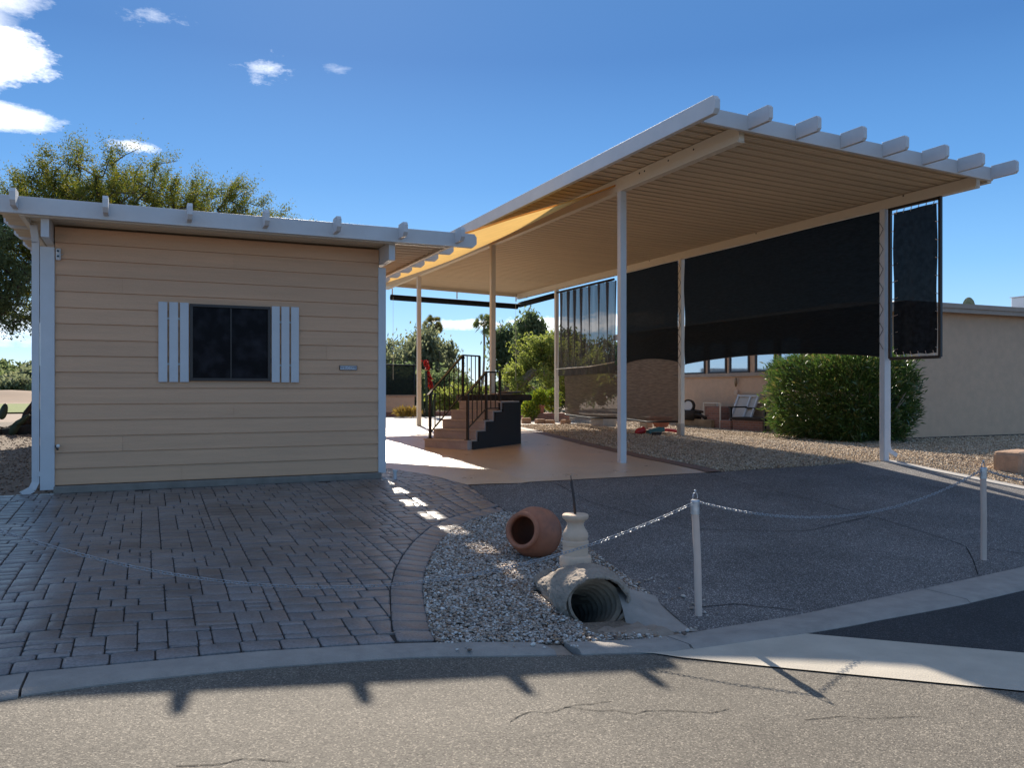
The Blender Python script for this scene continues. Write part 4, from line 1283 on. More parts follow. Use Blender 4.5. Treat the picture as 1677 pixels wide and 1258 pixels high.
# ---------------------------------------------------------------- stairs
def build_stairs():
    ang = math.atan2(.54, .84)
    P0 = Vector((4.45, 13.65)); z0 = gz(4.7, 13.3)
    st = empty('patio_steps', (P0.x, P0.y, z0), 'tan five-step entry stairs with black side panel, standing free on the patio', 'steps', rz=ang)
    # local: x climbs, y=0 left edge, y=-W right edge (towards the camera)
    W, run, rise = .93, .255, .163
    b = MB()
    for k in range(5):
        x1 = (k + 1) * run if k < 4 else 1.60
        b.box(k * run, 1.60 - .002 * k, -W, 0, k * rise + (.0 if k == 0 else .0), (k + 1) * rise - .028)
        b.box(k * run - .018, x1 + .02, -W - .012, .012, (k + 1) * rise - .027, (k + 1) * rise)
    b.build('treads', M['tread'], st, worldc=False, bevel=.004)
    # black side panel following the steps
    pts = [(.0 + .02, 0)]
    b = MB()
    out = [(.12, -.02), (.12, rise - .03)]
    for k in range(1, 5):
        out += [(k * run + .03, k * rise - .03), (k * run + .03, (k + 1) * rise - .03)]
    out += [(1.64, 5 * rise - .03), (1.64, -.02)]
    b.prism(out, 'y', -W - .035, -W - .014)
    b.build('side_panel', M['black_panel'], st, worldc=False)
    b = MB(); b.box(1.605, 1.65, -W - .03, .02, -.02, 5 * rise - .03); b.build('back_panel', M['black_panel'], st, worldc=False)
    # handrails
    zl = 5 * rise
    # y, first post, bend, end, rail height at foot and at the level part, lower rail heights, post feet
    for y, x0_, xb, xe, za, zb_, la, lb, feet in ((-.06, .08, 1.05, 1.58, rise + .80, zl + .85, rise + .10, zl + .14, (rise, zl, zl)),
                                                (-W + .03, .05, .60, 1.03, .96, 1.335, .36, .69, (rise, 3 * rise, 4 * rise))):
        r = empty('handrail', (0, 0, 0)); r.parent = st

        def zt(x): return za + (min(x, xb) - x0_) / (xb - x0_) * (zb_ - za)

        def zb(x): return la + (min(x, xb) - x0_) / (xb - x0_) * (lb - la)
        b = MB()
        b.bar((x0_ - .06, y, zt(x0_) - .04), (xb, y, zt(xb)), .042, .028); b.bar((xb, y, zt(xb)), (xe, y, zt(xe)), .042, .028)
        b.bar((x0_, y, zb(x0_)), (xb, y, zb(xb)), .02, .02); b.bar((xb, y, zb(xb)), (xe, y, zb(xe)), .02, .02)
        q = b.build('rail', M['black_metal']); q.parent = r
        for x, zf in zip((x0_, xb, xe), feet):
            b = MB(); b.box(x - .019, x + .019, y - .019, y + .019, zf, zt(x)); b.box(x - .04, x + .04, y - .04, y + .04, zf, zf + .012)
            q = b.build('rail_post', M['black_metal']); q.parent = r
        b = MB()
        n1 = 6 if xb > 1 else 3; n2 = 3 if xb > 1 else 2
        for i in range(1, n1 + 1):
            x = x0_ + (xb - x0_) * i / (n1 + 1); b.box(x - .007, x + .007, y - .007, y + .007, zb(x), zt(x))
        for i in range(1, n2 + 1):
            x = xb + (xe - xb) * i / (n2 + 1); b.box(x - .007, x + .007, y - .007, y + .007, zb(x), zt(x))
        q = b.build('balusters', M['black_metal']); q.parent = r
    return st


build_stairs()
# dark counter behind the steps
ct = empty('outdoor_counter', (6.3, 14.6, .1), 'dark wooden counter with a slanting branch leg behind the steps', 'counter')
b = MB()
b.prism([(5.55, 14.72), (6.85, 14.45), (6.98, 14.55), (7.0, 14.95), (6.8, 15.1), (5.6, 15.2)], 'z', .90, 1.02)
b.build('top', M['log'], ct, bevel=.03)
b = MB(); b.tube([(6.78, 14.75, .93), (6.66, 14.72, .72), (6.52, 14.7, .5), (6.45, 14.7, .3), (6.42, 14.7, .08)], [.09, .08, .075, .08, .10], 10)
b.tube([(6.6, 14.72, .6), (6.55, 14.75, .8), (6.45, 14.78, .92)], [.05, .045, .05], 8)
b.build('leg', M['log'], ct, smooth=True)
b = MB(); b.tube([(5.8, 14.95, .92), (5.8, 14.95, .08)], .07, 10); b.build('leg', M['log'], ct, smooth=True)
pl = MB(); pl.lathe([(.001, 0), (.16, 0), (.24, .03), (.245, .04), (.2, .045), (.05, .03), (.001, .03)], (6.6, 14.8, 1.04), 24)
tag(pl.build('stone_dish', M['cblock'], auto=40), 'shallow grey dish lying on the dark counter', 'dish')
pl = MB(); pl.box(6.25, 6.6, 14.65, 14.9, 1.02, 1.04)
tag(pl.build('flat_board', M['block'], bevel=.004), 'flat reddish board under the grey dish on the counter', 'board')

# ---------------------------------------------------------------- kerbside island things
def build_jar():
    # lying urn, mouth to the lower left of the view
    c = Vector((3.02, 6.25, 0)); c.z = gz(c.x, c.y) + .205
    to_cam = Vector((-.80, -.56, .22)).normalized()
    q = to_cam.to_track_quat('Z', 'Y').to_matrix().to_4x4()
    o = empty('clay_urn', (c.x, c.y, gz(c.x, c.y)), 'large terracotta urn lying on its side on the pebble island', 'urn')
    pr = [(.001, -.232), (.06, -.23), (.11, -.215), (.165, -.17), (.20, -.11), (.218, -.03), (.215, .04), (.195, .105), (.165, .15), (.138, .172), (.128, .182),
          (.135, .190), (.152, .200), (.157, .214), (.152, .228), (.138, .234), (.122, .228), (.115, .21), (.118, .18), (.15, .14), (.185, .08), (.20, 0), (.19, -.08), (.15, -.16), (.06, -.205), (.001, -.21)]
    b = MB(); b.lathe(pr, c, 48, q); b.build('body', M['terracotta'], o, smooth=True)
    b = MB()
    for zc, rr_ in ((-.10, .2065), (-.085, .2105)):
        b.lathe([(rr_, zc - .004), (rr_ + .004, zc), (rr_, zc + .004)], c, 48, q)
    b.build('groove_band', M['terracotta'], o, smooth=True)


build_jar()


def build_baluster():
    x, y = 2.93, 5.36; z = -.205
    o = empty('stone_baluster', (x, y, z), 'pale cast-stone baluster standing on the culvert head beside the urn', 'baluster')
    pr = [(.001, 0), (.100, 0), (.103, .015), (.103, .06), (.098, .075), (.084, .085), (.082, .155), (.086, .16), (.086, .185), (.080, .19), (.077, .195), (.084, .215), (.083, .24), (.072, .262), (.062, .28), (.054, .30), (.055, .318), (.065, .335), (.082, .352), (.085, .36), (.085, .375), (.08, .382), (.001, .384)]
    pr = [(r_ * 1.16, z_ * 1.02) for r_, z_ in pr]
    b = MB(); b.lathe(pr, (x, y, z), 32); b.build('shaft', M['sandstone'], o, auto=35)
    r = MB(); r.tube([(x, y, z + .37), (x - .012, y, z + .50), (x - .03, y + .01, z + .64)], .0105, 8); r.tube([(x - .03, y + .01, z + .64), (x - .033, y + .01, z + .68)], .004, 6)
    tag(r.build('iron_rod', M['rod'], smooth=True), 'thin dark iron rod stuck upright in the baluster top', 'rod')


build_baluster()


def build_culvert():
    o = empty('culvert_head', (2.78, 4.85, -.47), 'rough concrete culvert head round a dark corrugated drain pipe', 'culvert')
    rgen = np.random.default_rng(4)
    cx_, cy_ = 2.79, 4.80
    zc = -.33; a, h = .212, .162
    ax = Vector((.12, 1, -.42)).normalized(); sx = Vector((.96, .12, 0)).normalized()
    upv = sx.cross(ax).normalized()
    # pipe
    V = []; nn = 36; rings = 110; L_ = 1.0
    for i in range(rings + 1):
        t = i / rings * L_
        w_ = (1 + .075 * math.sin(t * 2 * math.pi / .075)) * (1 - .42 * t)
        for k in range(nn):
            th = 2 * math.pi * k / nn
            V.append(Vector((cx_, cy_, zc)) + ax * t + sx * (a * w_ * math.cos(th)) + upv * (h * w_ * math.sin(th)))
    F = []
    for i in range(rings):
        for k in range(nn):
            k2 = (k + 1) % nn; F.append((i * nn + k, (i + 1) * nn + k, (i + 1) * nn + k2, i * nn + k2))
    F.append(tuple(rings * nn + k for k in range(nn)))
    b = MB(); b.add(V, F); b.build('drain_pipe', M['culvert'], o, smooth=True)
    # concrete collar: rings of growing size, running back
    V = []; F = []; nn = 44
    rings_ = [(1.0, 1.0, .0, .0), (1.04, 1.06, -.02, .0), (1.12, 1.15, -.012, .0), (1.22, 1.20, .04, .0), (1.30, 1.21, .12, 0), (1.36, 1.19, .22, .0), (1.38, 1.15, .34, 0), (1.42, 1.0, .46, .0), (1.45, .8, .56, 0), (1.45, .3, .66, 0), (1.4, -.6, .76, 0)]
    for ri, (sa, sh, dy, dz) in enumerate(rings_):
        for k in range(nn + 1):
            th = -.42 * math.pi + 1.84 * math.pi * k / nn if False else (-.35 + 1.70 * k / nn) * math.pi
            j = 1 + (rgen.uniform(-.035, .035) if ri in (1, 2, 3, 4, 5, 6, 7) else (rgen.uniform(-.02, .03) if ri == 0 else 0))
            px = cx_ + a * sa * j * math.cos(th) + .24 * max(0, dy)
            pz = zc + h * sh * j * math.sin(th)
            V.append((px, cy_ + dy + rgen.uniform(-.006, .006) - .03 * math.cos(th) * (ri < 4), max(pz, -.56)))
    for r_ in range(len(rings_) - 1):
        for k in range(nn):
            F.append((r_ * (nn + 1) + k, r_ * (nn + 1) + k + 1, (r_ + 1) * (nn + 1) + k + 1, (r_ + 1) * (nn + 1) + k))
    b = MB(); b.add(V, F); q = b.build('collar', M['rough_conc'], o, auto=60)
    sb = q.modifiers.new('sub', 'SUBSURF'); sb.levels = 2; sb.render_levels = 2
    tx_ = bpy.data.textures.new('rough', 'CLOUDS'); tx_.noise_scale = .05; tx_.noise_depth = 4
    dp = q.modifiers.new('rough', 'DISPLACE'); dp.texture = tx_; dp.strength = .034; dp.mid_level = .5; dp.texture_coords = 'GLOBAL'
    tx2 = bpy.data.textures.new('grit', 'CLOUDS'); tx2.noise_scale = .014; tx2.noise_depth = 3
    sb2 = q.modifiers.new('sub2', 'SUBSURF'); sb2.subdivision_type = 'SIMPLE'; sb2.levels = 1; sb2.render_levels = 1
    dp2 = q.modifiers.new('grit', 'DISPLACE'); dp2.texture = tx2; dp2.strength = .012; dp2.mid_level = .5; dp2.texture_coords = 'GLOBAL'
    h0, h1, h2, h3 = HOLE
    b = MB(); b.add([(h0 - .02, h2 - .02, -.8), (h1 + .02, h2 - .02, -.8), (h1 + .02, h3 + .02, -.8), (h0 - .02, h3 + .02, -.8), (h0 - .02, h2 - .02, -.47), (h1 + .02, h2 - .02, -.50), (h1 + .02, h3 + .02, -.40), (h0 - .02, h3 + .02, -.40)],
                    [(4, 5, 1, 0), (5, 6, 2, 1), (7, 4, 0, 3)])
    b.build('gap_blocker', M['dark'], o)  # added dark walls, stop bright sky showing through gaps round the collar
    # smooth apron sweeping down to the driveway corner and a broken sill in front
    V = []; F = []; n = 14
    T = [(2.985, 4.88, -.27), (3.08, 4.99, -.265), (3.22, 5.15, -.345), (3.43, 5.05, -.407)]
    Bt = [(2.95, 4.68, -.475), (3.05, 4.50, -.485), (3.2, 4.42, -.476), (3.31, 4.37, -.470)]
    def curve(P, t):
        m_ = len(P) - 1; s_ = min(int(t * m_), m_ - 1); u = t * m_ - s_
        return tuple(P[s_][c_] * (1 - u) + P[s_ + 1][c_] * u for c_ in range(3))
    for i in range(n + 1):
        t = i / n
        p0 = Vector(curve(T, t)); p1 = Vector(curve(Bt, t))
        for k in range(9):
            u = k / 8
            p = p0.lerp(p1, u); p.z += .03 * math.sin(math.pi * u) * (1 - t) - .02 * math.sin(math.pi * u) * t
            V.append(p)
    for i in range(n):
        for k in range(8): F.append((i * 9 + k, i * 9 + k + 1, (i + 1) * 9 + k + 1, (i + 1) * 9 + k))
    b = MB(); b.add(V, F); b.build('apron', M['kerb'], o, smooth=True)
    V = []; F = []
    nx_, ny_ = 26, 8
    for j in range(ny_ + 1):
        for i in range(nx_ + 1):
            x = 2.42 + .8 * i / nx_; y = 4.39 + .38 * j / ny_ - .06 * (i / nx_)
            edge = min(i, nx_ - i, 4) / 4 * min(j, ny_ - j, 2) / 2
            V.append((x, y, -.485 + .034 * edge * (.6 + .8 * rgen.random()) - .02 * (1 - edge)))
    for j in range(ny_):
        for i in range(nx_): F.append((j * (nx_ + 1) + i, j * (nx_ + 1) + i + 1, (j + 1) * (nx_ + 1) + i + 1, (j + 1) * (nx_ + 1) + i))
    b = MB(); b.add(V, F); b.build('sill', M['rough_conc'], o, auto=70)


build_culvert()


# ---------------------------------------------------------------- chain barrier
def barrier_post(x, y, top, dx, label):
    z = gz(x, y); o = empty('barrier_post', (x, y, z), label, 'post', 'chain barrier posts along the street edge')
    b = MB(); b.tube([(x, y, z - .03), (x + dx * .5 + .004, y, z + (top - z) * .5), (x + dx, y, top - .08)], .0255, 16); b.build('tube', M['pvc'], o, auto=40)
    b = MB(); b.tube([(x + dx, y, top - .10), (x + dx, y, top - .01)], .031, 16); b.lathe([(.031, 0), (.028, .008), (.001, .012)], (x + dx, y, top - .01), 16); b.build('cap', M['steel'], o, auto=40)
    b = MB()
    ring = [(x + dx + .02 * math.cos(t), y, top + .018 + .03 * math.sin(t)) for t in [math.pi * k / 8 for k in range(-1, 10)]]
    b.tube(ring, .0035, 6); b.tube([(x + dx, y, top + .045), (x + dx, y, top + .068)], .007, 8); b.build('eye_ring', M['steel'], o, smooth=True)
    return o


barrier_post(3.50, 4.62, .355, -.03, 'leaning pale barrier post at the driveway corner beside the culvert')
barrier_post(6.90, 4.95, .415, -.005, 'upright pale barrier post on the right of the driveway')
barrier_post(-1.62, 5.8, .72, .0, 'pale barrier post on the left edge of the paved drive')
barrier_post(10.2, 5.55, .44, .0, 'pale barrier post at the far right of the driveway')


def chain(p0, p1, sag, label, pitch=.036, wire=.0027, seedp=0):
    p0, p1 = Vector(p0), Vector(p1)
    L_ = (p1 - p0).length
    # parabola sampled by arc length
    N_ = 400; P_ = []
    for i in range(N_ + 1):
        t = i / N_; p = p0.lerp(p1, t); p.z -= 4 * sag * t * (1 - t); P_.append(p)
    ds = [0]
    for a, c_ in zip(P_, P_[1:]): ds.append(ds[-1] + (c_ - a).length)
    n = int(ds[-1] / (pitch * .74))
    b = MB(); k = 0
    for i in range(n):
        s = ds[-1] * (i + .5) / n
        while ds[k + 1] < s and k < N_ - 1: k += 1
        t = (P_[k + 1] - P_[k]).normalized(); c_ = P_[k].lerp(P_[k + 1], (s - ds[k]) / (ds[k + 1] - ds[k]))
        u = Vector((0, 0, 1)); u = (u - t * u.dot(t)).normalized(); v = t.cross(u)
        tw = .5 + (math.pi / 2 if i % 2 else 0) + .15 * math.sin(i * 1.7)
        w_ = u * math.cos(tw) + v * math.sin(tw)
        nv = t.cross(w_)
        m_ = 10; vs_ = []; fs = []
        for q in range(m_):
            a_ = 2 * math.pi * q / m_
            cen = c_ + t * (math.cos(a_) * pitch * .48) + w_ * (math.sin(a_) * pitch * .30)
            rad = (t * math.cos(a_) + w_ * math.sin(a_)).normalized()
            for r_ in range(5):
                b_ = 2 * math.pi * r_ / 5
                vs_.append(cen + rad * (wire * math.cos(b_)) + nv * (wire * math.sin(b_)))
        for q in range(m_):
            for r_ in range(5):
                q2, r2 = (q + 1) % m_, (r_ + 1) % 5
                fs.append((q * 5 + r_, q2 * 5 + r_, q2 * 5 + r2, q * 5 + r2))
        b.add(vs_, fs)
    o = b.build('chain', M['chain'], smooth=True)
    return tag(o, label, 'chain', 'chains hung between the barrier posts')


chain((-1.62, 5.8, .70), (3.47, 4.60, .345), .65, 'long drooping steel chain across the paved drive and pebble island')
chain((3.47, 4.62, .345), (6.895, 4.95, .40), .25, 'steel chain across the asphalt driveway between the two posts in view')
chain((6.895, 4.95, .40), (10.2, 5.55, .42), .22, 'steel chain running off the right side from the right-hand post')


# ---------------------------------------------------------------- neighbour house
def build_house():
    h = empty('neighbour_house', (15.6, 13.05, 0), 'low tan stucco house with flat eaves on the right', 'house')
    b = MB(); b.prism([(15.6, 13.05), (32, 13.05), (32, 25), (15.6, 25)], 'z', -.2, 2.95)
    b.build('wall', M['stucco'], h)
    b = MB(); b.box(15.35, 32.3, 12.80, 25.2, 2.93, 3.0); b.build('eave', M['trim_tan'], h)
    b = MB(); b.box(15.32, 32.3, 12.77, 12.82, 2.88, 3.07); b.box(15.32, 15.37, 12.82, 25.2, 2.88, 3.07); b.box(15.29, 32.3, 12.74, 12.77, 2.98, 3.085); b.build('fascia', M['trim_tan'], h, bevel=.004)
    b = MB()
    b.add([(15.3, 12.76, 3.09), (32.3, 12.76, 3.09), (32.3, 19, 3.85), (20.0, 19, 3.85), (15.3, 19, 3.10), (32.3, 25.2, 3.09), (15.3, 25.2, 3.09)], [(0, 1, 2, 3), (0, 3, 4), (3, 2, 5, 6), (3, 6, 4)])
    b.build('roof', M['roof_white'], h)
    # west windows
    spans = [(20.25, 21.6), (19.25, 20.1), (18.25, 19.1), (17.2, 18.0), (16.2, 17.05)]
    b = MB(); b.box(15.55, 15.605, 15.9, 21.9, 1.50, 1.60); b.build('sill_band', M['trim_tan'], h)
    for (a, c_) in spans:
        b = MB(); z0, z1 = 1.60, 2.55; t = .05; x0, x1 = 15.555, 15.61
        b.box(x0, x1, a, c_, z0, z0 + t).box(x0, x1, a, c_, z1 - t, z1).box(x0 + .002, x1, a, a + t, z0 + t, z1 - t).box(x0 + .002, x1, c_ - t, c_, z0 + t, z1 - t)
        w_ = b.build('window', M['bronze'], h)
        p = MB(); p.box(15.585, 15.595, a + t, c_ - t, z0 + t, z1 - t)
        q = p.build('pane', M['house_glass']); q.parent = w_
    # low skirting vent on front wall
    b = MB(); b.box(15.6, 32, 13.035, 13.049, -.02, .03); b.build('base_strip', M['bronze'], h)
    ac = empty('roof_cooler', (19.3, 16, 3.4), 'white louvred air cooler on the neighbouring roof', 'air cooler')
    b = MB(); b.box(18.95, 20.2, 15.4, 16.6, 3.42, 3.95); b.build('cabinet', M['white'], ac, bevel=.02)
    b = MB()
    for i in range(7): b.box(19.02, 20.13, 15.375, 15.398, 3.47 + i * .062, 3.47 + i * .062 + .035)
    b.build('louvre', M['roof_white'], ac)
    b = MB(); b.box(18.92, 20.23, 15.37, 16.63, 3.955, 3.98); b.build('lid', M['white'], ac)
    ac.location.x += 5.45; ac.location.z += .0
    # columnar cactus behind the roof line
    cz = MB(); pr = []
    x, y = 35.2, 26
    V = []; F = []; nn = 40
    prof_ = [(.24, 0), (.27, 3.0), (.27, 4.85), (.25, 5.1), (.20, 5.28), (.12, 5.4), (.05, 5.45), (.004, 5.46)]
    for (r_, z_) in prof_:
        for k in range(nn):
            th = 2 * math.pi * k / nn; rr_ = r_ * (1 + (.07 if k % 2 else -.07)); V.append((x + rr_ * math.cos(th), y + rr_ * math.sin(th), z_))
    for i in range(len(prof_) - 1):
        for k in range(nn): F.append((i * nn + k, i * nn + (k + 1) % nn, (i + 1) * nn + (k + 1) % nn, (i + 1) * nn + k))
    cz.add(V, F); tag(cz.build('saguaro_cactus', M['saguaro']), 'ribbed round cactus top showing above the neighbouring roof', 'cactus')


build_house()


# ---------------------------------------------------------------- trees
def tree(name, base, blobs, ntips, leaves, leaf, lsize, lmat, bark, label, group=None, trunk_r=.25, trunk_h=1.5, clump=.5, droop=0., seed=1, aspect=2.2, lean=(0, 0), tipbias=.6, twig=.004, cat='tree', pexp=.52, twig_out=.0):
    r_ = np.random.default_rng(seed)
    base = np.array(base, float)
    th = base + np.array([lean[0], lean[1], trunk_h])
    # tips
    T = []
    vols = np.array([b[3] * b[4] * b[5] for b in blobs]); vols = vols / vols.sum()
    for i in range(ntips):
        bb = blobs[r_.choice(len(blobs), p=vols)]
        d = r_.normal(size=3); d /= np.linalg.norm(d)
        rad = r_.uniform(0, 1) ** tipbias
        p = np.array(bb[:3]) + d * rad * np.array(bb[3:6])
        if p[2] < base[2] + .15: continue
        T.append(p)
    T = np.array(T)
    order = np.argsort(np.linalg.norm(T - th, axis=1)); T = T[order]
    nodes = [base, base + (th - base) * .5 + np.array([.03, .02, 0]), th]; par = [-1, 0, 1]
    P_ = np.zeros((ntips * 6 + 10, 3)); P_[:3] = nodes; cnt = 3
    tipidx = []
    for p in T:
        d = np.linalg.norm(P_[1:cnt] - p, axis=1) + .35 * np.linalg.norm(P_[1:cnt] - th, axis=1) * .5
        j = int(np.argmin(d)) + 1
        a = P_[j]; L_ = np.linalg.norm(p - a)
        k = max(1, min(4, int(L_ / (.35 + clump * .8))))
        prev = j
        for q in range(1, k + 1):
            t = q / k
            pt = a + (p - a) * t + (r_.normal(size=3) * L_ * .05 if q < k else 0) + np.array([0, 0, math.sin(math.pi * t) * L_ * .10])
            P_[cnt] = pt; par.append(prev); prev = cnt; cnt += 1
            if cnt >= len(P_) - 2: break
        tipidx.append(prev)
        if cnt >= len(P_) - 6: break
    P_ = P_[:cnt]
    w_ = np.zeros(cnt)
    for t in tipidx: w_[t] += 1
    for i in range(cnt - 1, 0, -1): w_[par[i]] += w_[i]
    rad = trunk_r * (w_ / max(w_[0], 1)) ** pexp
    rad = np.maximum(rad, twig)
    # branches as 5-gon prisms
    ns = 5
    V = []; F = []
    for i in range(1, cnt):
        a, c_ = P_[par[i]], P_[i]
        t = c_ - a; L_ = np.linalg.norm(t)
        if L_ < 1e-4: continue
        t /= L_
        s = np.cross(t, [0, 0, 1.0]) if abs(t[2]) < .95 else np.cross(t, [1.0, 0, 0]); s /= np.linalg.norm(s); u = np.cross(t, s)
        ra = min(rad[par[i]], rad[i] * 1.35); rb = rad[i]
        o_ = len(V)
        for (c0_, rr_) in ((a - t * ra * .3, ra), (c_, rb)):
            for k in range(ns):
                an = 2 * math.pi * k / ns; V.append(c0_ + (s * math.cos(an) + u * math.sin(an)) * rr_)
        for k in range(ns): F.append((o_ + k, o_ + (k + 1) % ns, o_ + ns + (k + 1) % ns, o_ + ns + k))
    root = empty(name, tuple(base), label, cat, group)
    np_mesh('trunk', V, F, bark, root)
    # leaves
    tp = P_[tipidx]; dirs = tp - th; dirs /= np.linalg.norm(dirs, axis=1)[:, None] + 1e-6
    n = leaves; idx = r_.integers(0, len(tp), n)
    size_c = r_.uniform(.5, 1.3, len(tp))
    off = r_.normal(size=(n, 3)) * clump * .33 * size_c[idx][:, None]
    off[:, 2] *= .75
    ext = np.abs(r_.normal(size=n)) * twig_out
    pp_ = P_[np.array(par)[tipidx]]
    tt = r_.uniform(-.1, 1.0, n)[:, None]
    C0 = tp[idx] * (1 - tt) + pp_[idx] * tt + off + dirs[idx] * ext[:, None]
    if droop: C0[:, 2] -= np.abs(r_.normal(size=n)) * droop
    A = r_.normal(size=(n, 3)); A /= np.linalg.norm(A, axis=1)[:, None]
    if droop: A[:, 2] -= 1.2; A /= np.linalg.norm(A, axis=1)[:, None]
    B_ = np.cross(A, r_.normal(size=(n, 3))); B_ /= np.linalg.norm(B_, axis=1)[:, None]
    s = lsize * r_.uniform(.6, 1.4, n)[:, None]
    a = A * s * aspect * .5; b_ = B_ * s * .5
    Q = np.stack([C0 - a, C0 - a * .1 + b_, C0 + a, C0 - a * .1 - b_], 1).reshape(-1, 3)
    np_mesh('crown', Q, np.arange(n * 4).reshape(-1, 4), lmat, root)
    return root


# large mesquite behind the shed
tree('mesquite_tree', (-1.0, 21.8, .1), [(-.5, 21.5, 5.0, 2.8, 2.5, 2.0), (1.7, 21.8, 4.85, 2.5, 2.4, 1.45), (-2.0, 21.0, 4.3, 2.0, 2.2, 1.9)], 1700, 300000, None, .019, LEAF['mesquite'], M['bark'],
     'spreading mesquite tree behind the tan shed', trunk_r=.30, trunk_h=1.7, clump=.20, seed=3, lean=(.5, -.4), aspect=2.6, tipbias=.5, twig_out=.16, twig=.006)
tree('dark_tree', (-4.6, 19.4, .1), [(-3.3, 19.2, 3.9, 1.9, 1.6, 1.25), (-3.0, 19.0, 2.8, 1.2, 1.2, .7), (-4.6, 19.6, 3.4, 1.8, 1.7, 1.5)], 420, 90000, None, .026, LEAF['dark'], M['bark'],
     'dark dense tree at the far left edge beside the downspout', trunk_r=.24, trunk_h=1.5, clump=.38, seed=9, aspect=2.4, tipbias=.5, lean=(.4, 0))


def atpx(px, d):
    r_ = (px - 838.5) / 1330.; c, s = math.cos(R(24.2)), math.sin(R(24.2))
    return (c * r_ * d + s * d, -s * r_ * d + c * d)


# trees at the back, each at its own spot (x, y) with crown centre height, half sizes
def bgtree(name, label, px, d, zc, hw, hh, lm, lsz, nl, seed, bark='palebark', tips=120, droop=.0, clump=.8, extra=(), tb=.55, group='trees beyond the patio', cat='tree'):
    x, y = atpx(px, d)
    bl = [(x, y, zc, hw, hw, hh)] + [(x + e[0], y, zc + e[1], e[2], e[2], e[3]) for e in extra]
    tree(name, (x, y, .2), bl, tips, nl, None, lsz, LEAF[lm], M[bark], label, group, trunk_r=.22, trunk_h=max(.6, zc - hh * .9), clump=clump, droop=droop, seed=seed, tipbias=tb, aspect=2.2, cat=cat, twig=.012)


bgtree('eucalyptus_tree', 'tall grey-green tree rising beside the shed post, leftmost in the gap', 650, 42, 2.4, 1.7, 1.9, 'grey', .11, 9000, 21, extra=((.6, -.9, 1.6, 1.0),), droop=.25)
bgtree('eucalyptus_tree', 'loose grey-green tree with the dark palm head above it', 692, 44, 2.7, 1.15, 1.9, 'grey', .10, 9000, 22, droop=.3, extra=((.2, 1.2, .7, .8),))
bgtree('eucalyptus_tree', 'airy tree with a slanting limb just left of the lone palm', 722, 46, 2.4, 1.15, 1.9, 'grey', .10, 7500, 23, droop=.3, extra=((.3, 1.2, .6, .8),))
bgtree('dark_tree', 'dark dense shrubby tree behind the low wall', 655, 36, 1.2, 1.3, .95, 'dark', .08, 9000, 24, bark='bark')
bgtree('dark_tree', 'dark tree behind the red cactus blooms', 705, 38, 1.15, 1.15, .9, 'dark', .08, 8000, 25, bark='bark')
bgtree('dark_tree', 'dark tree low behind the stair railing', 742, 40, 1.1, 1.1, .75, 'dark', .08, 7000, 26, bark='bark')
bgtree('shrub', 'pale green shrub behind the left handrail', 738, 30, .75, .9, .55, 'yellow', .05, 5200, 27, group='shrubs beyond the patio', clump=.35, cat='shrub')
bgtree('shrub', 'pale green shrub behind the top landing', 775, 31, .8, .8, .55, 'yellow', .05, 4200, 28, group='shrubs beyond the patio', clump=.35, cat='shrub')
bgtree('eucalyptus_tree', 'weeping tree hanging right beside the middle carport post', 832, 44, 3.7, .95, 1.3, 'dark', .10, 8000, 29, droop=.7, clump=.6)
bgtree('eucalyptus_tree', 'tall narrow weeping tree above the palo verde', 868, 42, 3.6, .95, 1.7, 'dark', .10, 10500, 30, droop=.55, clump=.6, extra=((-.1, 1.0, .5, .9),))
bgtree('palo_verde_tree', 'yellow-green palo verde spreading beside the carport corner', 872, 31, 1.9, 1.25, 1.25, 'yellow', .05, 17000, 31, clump=.45, extra=((.7, .5, 1.1, 1.0), (-.5, -.5, .8, .9)), tb=.7)
bgtree('palo_verde_tree', 'yellow-green palo verde seen through the sheer screen', 940, 33, 1.8, 1.6, 1.4, 'yellow', .06, 12000, 32, clump=.45)
bgtree('eucalyptus_tree', 'dark tree seen through the left half of the sheer screen', 930, 46, 3.0, 1.6, 2.0, 'dark', .11, 8000, 33, droop=.4)
bgtree('eucalyptus_tree', 'dark tree seen through the right half of the sheer screen', 985, 50, 2.6, 1.7, 1.9, 'dark', .11, 8000, 34, droop=.4)
bgtree('dark_tree', 'dark low tree right of the landing, behind the palo verde', 905, 36, 1.0, 1.6, .9, 'dark', .08, 7000, 35, bark='bark')
# hedge-like trees on the golf course
for k, (px, d, hw, hh, lb) in enumerate([(10, 170, 9, 4.2, 'large round dark tree on the golf course at the far left'), (38, 185, 9, 4.0, 'round tree right of the large dark one on the golf course'),
                                         (-25, 160, 9, 4.0, 'dark tree at the left picture edge on the golf course'), (62, 150, 7, 3.0, 'low grey tree beside the downspout on the golf course'), (12, 120, 5.5, 1.9, 'low light green shrub in front of the golf course trees')]):
    bgtree('round_tree', lb, px, d, hh * .75, hw, hh, 'dark' if k in (0, 2) else 'grey', .55 if k < 4 else .3, 5200, 40 + k, tips=90, clump=1.6, group='trees on the golf course')
